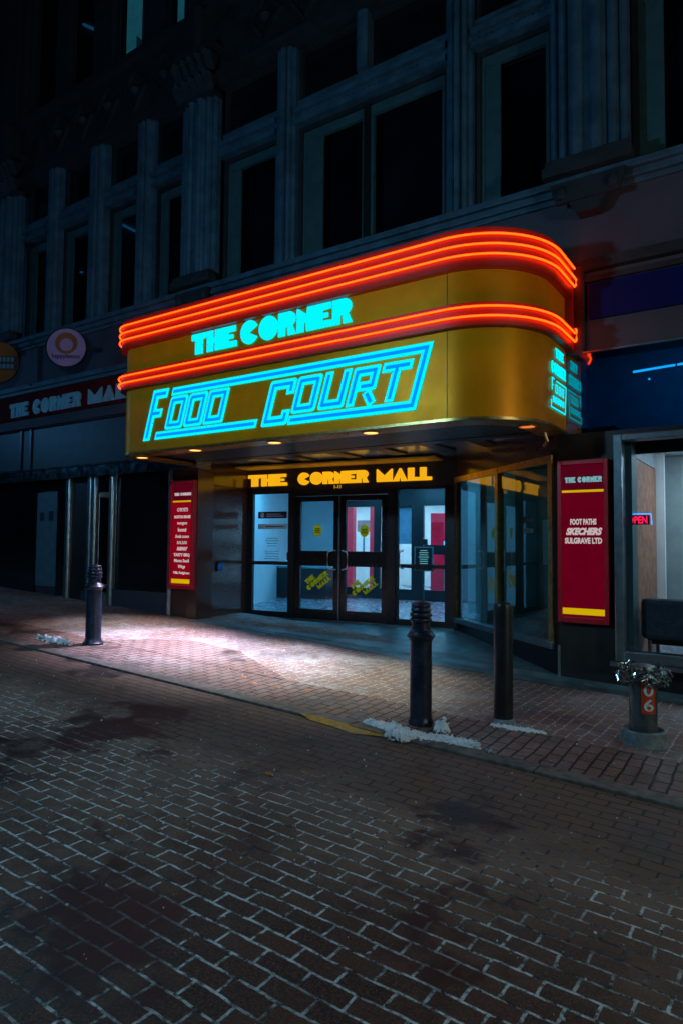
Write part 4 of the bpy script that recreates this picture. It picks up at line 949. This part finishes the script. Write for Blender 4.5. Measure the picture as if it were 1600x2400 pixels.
# post 06
px, py, pz = -1.034, 5.836, .049
t = thing('numbered_post', 'short steel post with an orange 06 plate standing in a concrete collar', 'post', (px, py, pz))
mb = MB(); mb.lathe([(0, 0), (.105, 0), (.105, .60), (.098, .62), (.06, .63), (0, .632)], (px, py, pz), 36); mb.build('shaft', M['postgrey'], t)
mb = MB(); mb.lathe([(.182, -.02), (.178, .06), (.172, .115), (.150, .125), (.125, .10), (.11, .07)], (px, py, pz), 32); mb.build('concrete_collar', M['collar'], t)
def wrap(v, r=.107): # x -> angle around the post, facing the camera slightly right
    a = R(-80)+R(22)+v[0]/r; rr = r-v[1]; return (px+rr*math.cos(a), py+rr*math.sin(a), v[2])
mb = MB(fn=wrap)
for i in range(8): a = -.055+i*.014; mb.box(a, a+.0139, -.001, .001, .31, .565)
pl = mb.build('number_plate', M['orange'], t)
for ch_, z in (('0', .45), ('6', .335)):
    ftext(ch_, .125, M['plate_digit'], 'digit', pl, (lambda zz: (lambda v: wrap((v[0], v[1]*.5-.0035, v[2]+zz))))(z), bold=.002, fitw=.075, extr=.001)
# garland
mb = MB()
for i in range(900):
    a = random.random()*2*math.pi; b = random.random()*2*math.pi
    rr = .15+.055*math.cos(b)*random.random()**.5; c = Vector((px+rr*math.cos(a), py+rr*math.sin(a), .60+.05*math.sin(b)+.02*math.sin(3*a)))
    d1_ = Vector((random.gauss(0, 1), random.gauss(0, 1), random.gauss(0, 1))).normalized(); d2_ = d1_.cross(Vector((random.gauss(0, 1), random.gauss(0, 1), random.gauss(0, 1)))).normalized()
    l_, w_ = .018+.014*random.random(), .0035
    mb.add([c-d1_*l_-d2_*w_, c+d1_*l_-d2_*w_, c+d1_*l_+d2_*w_, c-d1_*l_+d2_*w_], [(0, 1, 2, 3)])
mb.tube([(px+.15*math.cos(2*math.pi*i/24), py+.15*math.sin(2*math.pi*i/24), .60+.02*math.sin(6*math.pi*i/24)) for i in range(25)], .02)
g = mb.build('tinsel_garland', M['tinsel']); tag(g, 'sparkling tinsel garland wrapped round the top of the 06 post', 'garland')

# ================================================================== SNOW
from mathutils import noise as mnoise
def snow(path, widths, hmax, label, nb=90, seed=1):
    rnd = random.Random(seed); P = [Vector((*p, 0)) for p in path]
    x0 = min(p.x for p in P)-.2; x1 = max(p.x for p in P)+.2; y0 = min(p.y for p in P)-.2; y1 = max(p.y for p in P)+.2
    st = .009; nx, ny = int((x1-x0)/st), int((y1-y0)/st); H = {}
    for i in range(nx):
        for j in range(ny):
            x, y = x0+i*st, y0+j*st; best = -1
            for k_ in range(len(P)-1):
                a, b = P[k_], P[k_+1]; ab = b-a; t_ = max(0, min(1, (Vector((x, y, 0))-a).dot(ab)/ab.length_squared))
                d = (Vector((x, y, 0))-a-ab*t_).length; w_ = widths[k_]+(widths[k_+1]-widths[k_])*t_
                best = max(best, 1-d/max(w_, 1e-3))
            if best < -1.2: continue
            q = Vector((x*9, y*9, seed*3.1)); n1 = mnoise.fractal(q, .6, 2.2, 4); n2 = mnoise.noise(Vector((x*38, y*38, seed))); n3 = abs(mnoise.noise(Vector((x*17, y*17, seed+5))))
            h = (best+.45*n1)*.085*hmax; h = h if h < .045*hmax else .045*hmax+(h-.045*hmax)*.4
            if h > 0: h = h*(.85+.45*n3)+.005*n2*min(1, hmax)+.003
            H[i, j] = h
    mb = MB(); idx = {}
    for (i, j), h in H.items():
        if h > 0:
            for di, dj in ((0, 0), (1, 0), (1, 1), (0, 1)): idx.setdefault((i+di, j+dj), None)
    for k_ in idx: 
        i, j = k_; h = max(0, H.get(k_, 0)); x, y = x0+i*st, y0+j*st
        idx[k_] = len(mb.v); mb.v.append((x+rnd.uniform(-.3, .3)*st, y+rnd.uniform(-.3, .3)*st, gz(x)+.012+h))
    for (i, j), h in H.items():
        if h > 0: mb.f.append((idx[i, j], idx[i+1, j], idx[i+1, j+1], idx[i, j+1])); mb.smooth.append(True)
    b = bmesh.new()
    for i in range(nb):       # crumbs
        k_ = rnd.randrange(len(P)-1); t_ = rnd.random(); c = P[k_].lerp(P[k_+1], t_); w_ = widths[k_]+(widths[k_+1]-widths[k_])*t_
        c = c+Vector((rnd.gauss(0, .02), rnd.uniform(-1.25, 1.25)*w_, 0)); r = (.004+.014*rnd.random()**2)*min(1.2, max(.5, hmax))
        hh = max(0, H.get((int((c.x-x0)/st), int((c.y-y0)/st)), 0))
        res = bmesh.ops.create_icosphere(b, subdivisions=1, radius=r, matrix=Matrix.Translation((c.x, c.y, gz(c.x)+.012+hh+r*.4)))
        for v in res['verts']: v.co += Vector((rnd.gauss(0, 1), rnd.gauss(0, 1), rnd.gauss(0, 1)))*r*.22
    o_ = len(mb.v); b.verts.index_update()
    mb.v += [tuple(v.co) for v in b.verts]; mb.f += [tuple(v.index+o_ for v in f.verts) for f in b.faces]; mb.smooth += [False]*len(b.faces); b.free()
    o = mb.build('snow_pile', M['snow']); tag(o, label, 'snow'); return o
snow([(-2.93, 4.72), (-2.72, 4.74), (-2.56, 4.66), (-2.42, 4.70), (-2.25, 4.76), (-2.05, 4.76), (-1.98, 4.77)], [.03, .085, .12, .085, .07, .04, .01], .72, 'low clumpy ridge of grey white snow round the foot of the right bollard', 420, 3)
snow([(-2.62, 4.52), (-2.50, 4.53), (-2.45, 4.60)], [.02, .03, .02], .9, 'small lump of snow in the gutter below the long snow ridge', 26, 4)
snow([(-2.42, 4.97), (-2.36, 4.99)], [.04, .04], 1.5, 'single snow clod leaning on the right side of the bollard', 14, 5)
snow([(-7.95, 4.94), (-7.75, 4.96), (-7.55, 4.98), (-7.36, 4.99)], [.01, .03, .06, .03], 1.1, 'low strip of snow on the kerb left of the far bollard', 60, 6)
snow([(-2.12, 5.42), (-2.0, 5.44), (-1.85, 5.49), (-1.72, 5.5)], [.03, .05, .05, .02], .30, 'thin scatter of snow at the foot of the plain post', 120, 7)
snow([(-1.93, 4.74), (-1.90, 4.73), (-1.82, 4.70)], [.005, .01, .005], .5, 'tiny crumbs of snow beyond the tip of the snow ridge', 9, 8)

# ================================================================== ASSUMED STREET LANTERNS (unseen, added; their light reaches the wall and the paving)
for (x, y, h, e, c), lab in zip(ASSUMED_LAMPS, ('assumed unseen street lantern giving cool light on the near side of the street', 'assumed unseen street lantern giving warm light down the street to the right', 'assumed unseen street lantern giving blue light far down the street to the left')):
    z = gz(x); t = thing('assumed_street_lantern', lab, 'assumed street lamp', (x, y, z), 'assumed lanterns lighting the street')
    mb = MB(); mb.lathe([(0, 0), (.16, 0), (.16, .12), (.10, .3), (.06, .5), (.045, h-.5), (.07, h-.45), (0, h-.42)], (x, y, z), 20); mb.build('post', M['iron'], t)
    mb = MB(); mb.lathe([(0, h+.30), (.20, h+.22), (.21, h+.2), (0, h+.2)], (x, y, z), 20); mb.build('assumed_lantern_cap', M['iron'], t)
    mb = MB(); mb.lathe([(0, h-.12), (.10, h-.1), (.15, h+.1), (0, h+.15)], (x, y, z), 16); mb.build('globe', emit('assumed_lantern_globe', c, 6.), t)
    L = bpy.data.lights.new('assumed_lantern_lamp', 'POINT'); lo = bpy.data.objects.new('assumed_lantern_lamp', L); COL.objects.link(lo)
    L.energy = e; L.color = c; L.shadow_soft_size = .12; lo.location = (x, y, z+h-.32); lo.parent = t; lo.matrix_parent_inverse = Matrix.Translation(-t.location)

# grit and ice crumbs lying loose on the paving
rg = random.Random(11); b = bmesh.new()
for i in range(520):
    y = rg.uniform(1.2, 7.2); x = rg.uniform(-7, .3) if y > 3 else rg.uniform(-4, .5); r = .002+.0055*rg.random()**3
    bmesh.ops.create_icosphere(b, subdivisions=1, radius=r, matrix=Matrix.Translation((x, y, gz(x)+r*.5+(.012 if y > 4.75 else 0))))
me = bpy.data.meshes.new('ice_grit'); b.to_mesh(me); b.free(); me.materials.append(M['snow'])
o = bpy.data.objects.new('ice_grit', me); COL.objects.link(o); tag(o, 'loose pale salt and ice grit scattered over the paving', 'grit', kind='stuff')
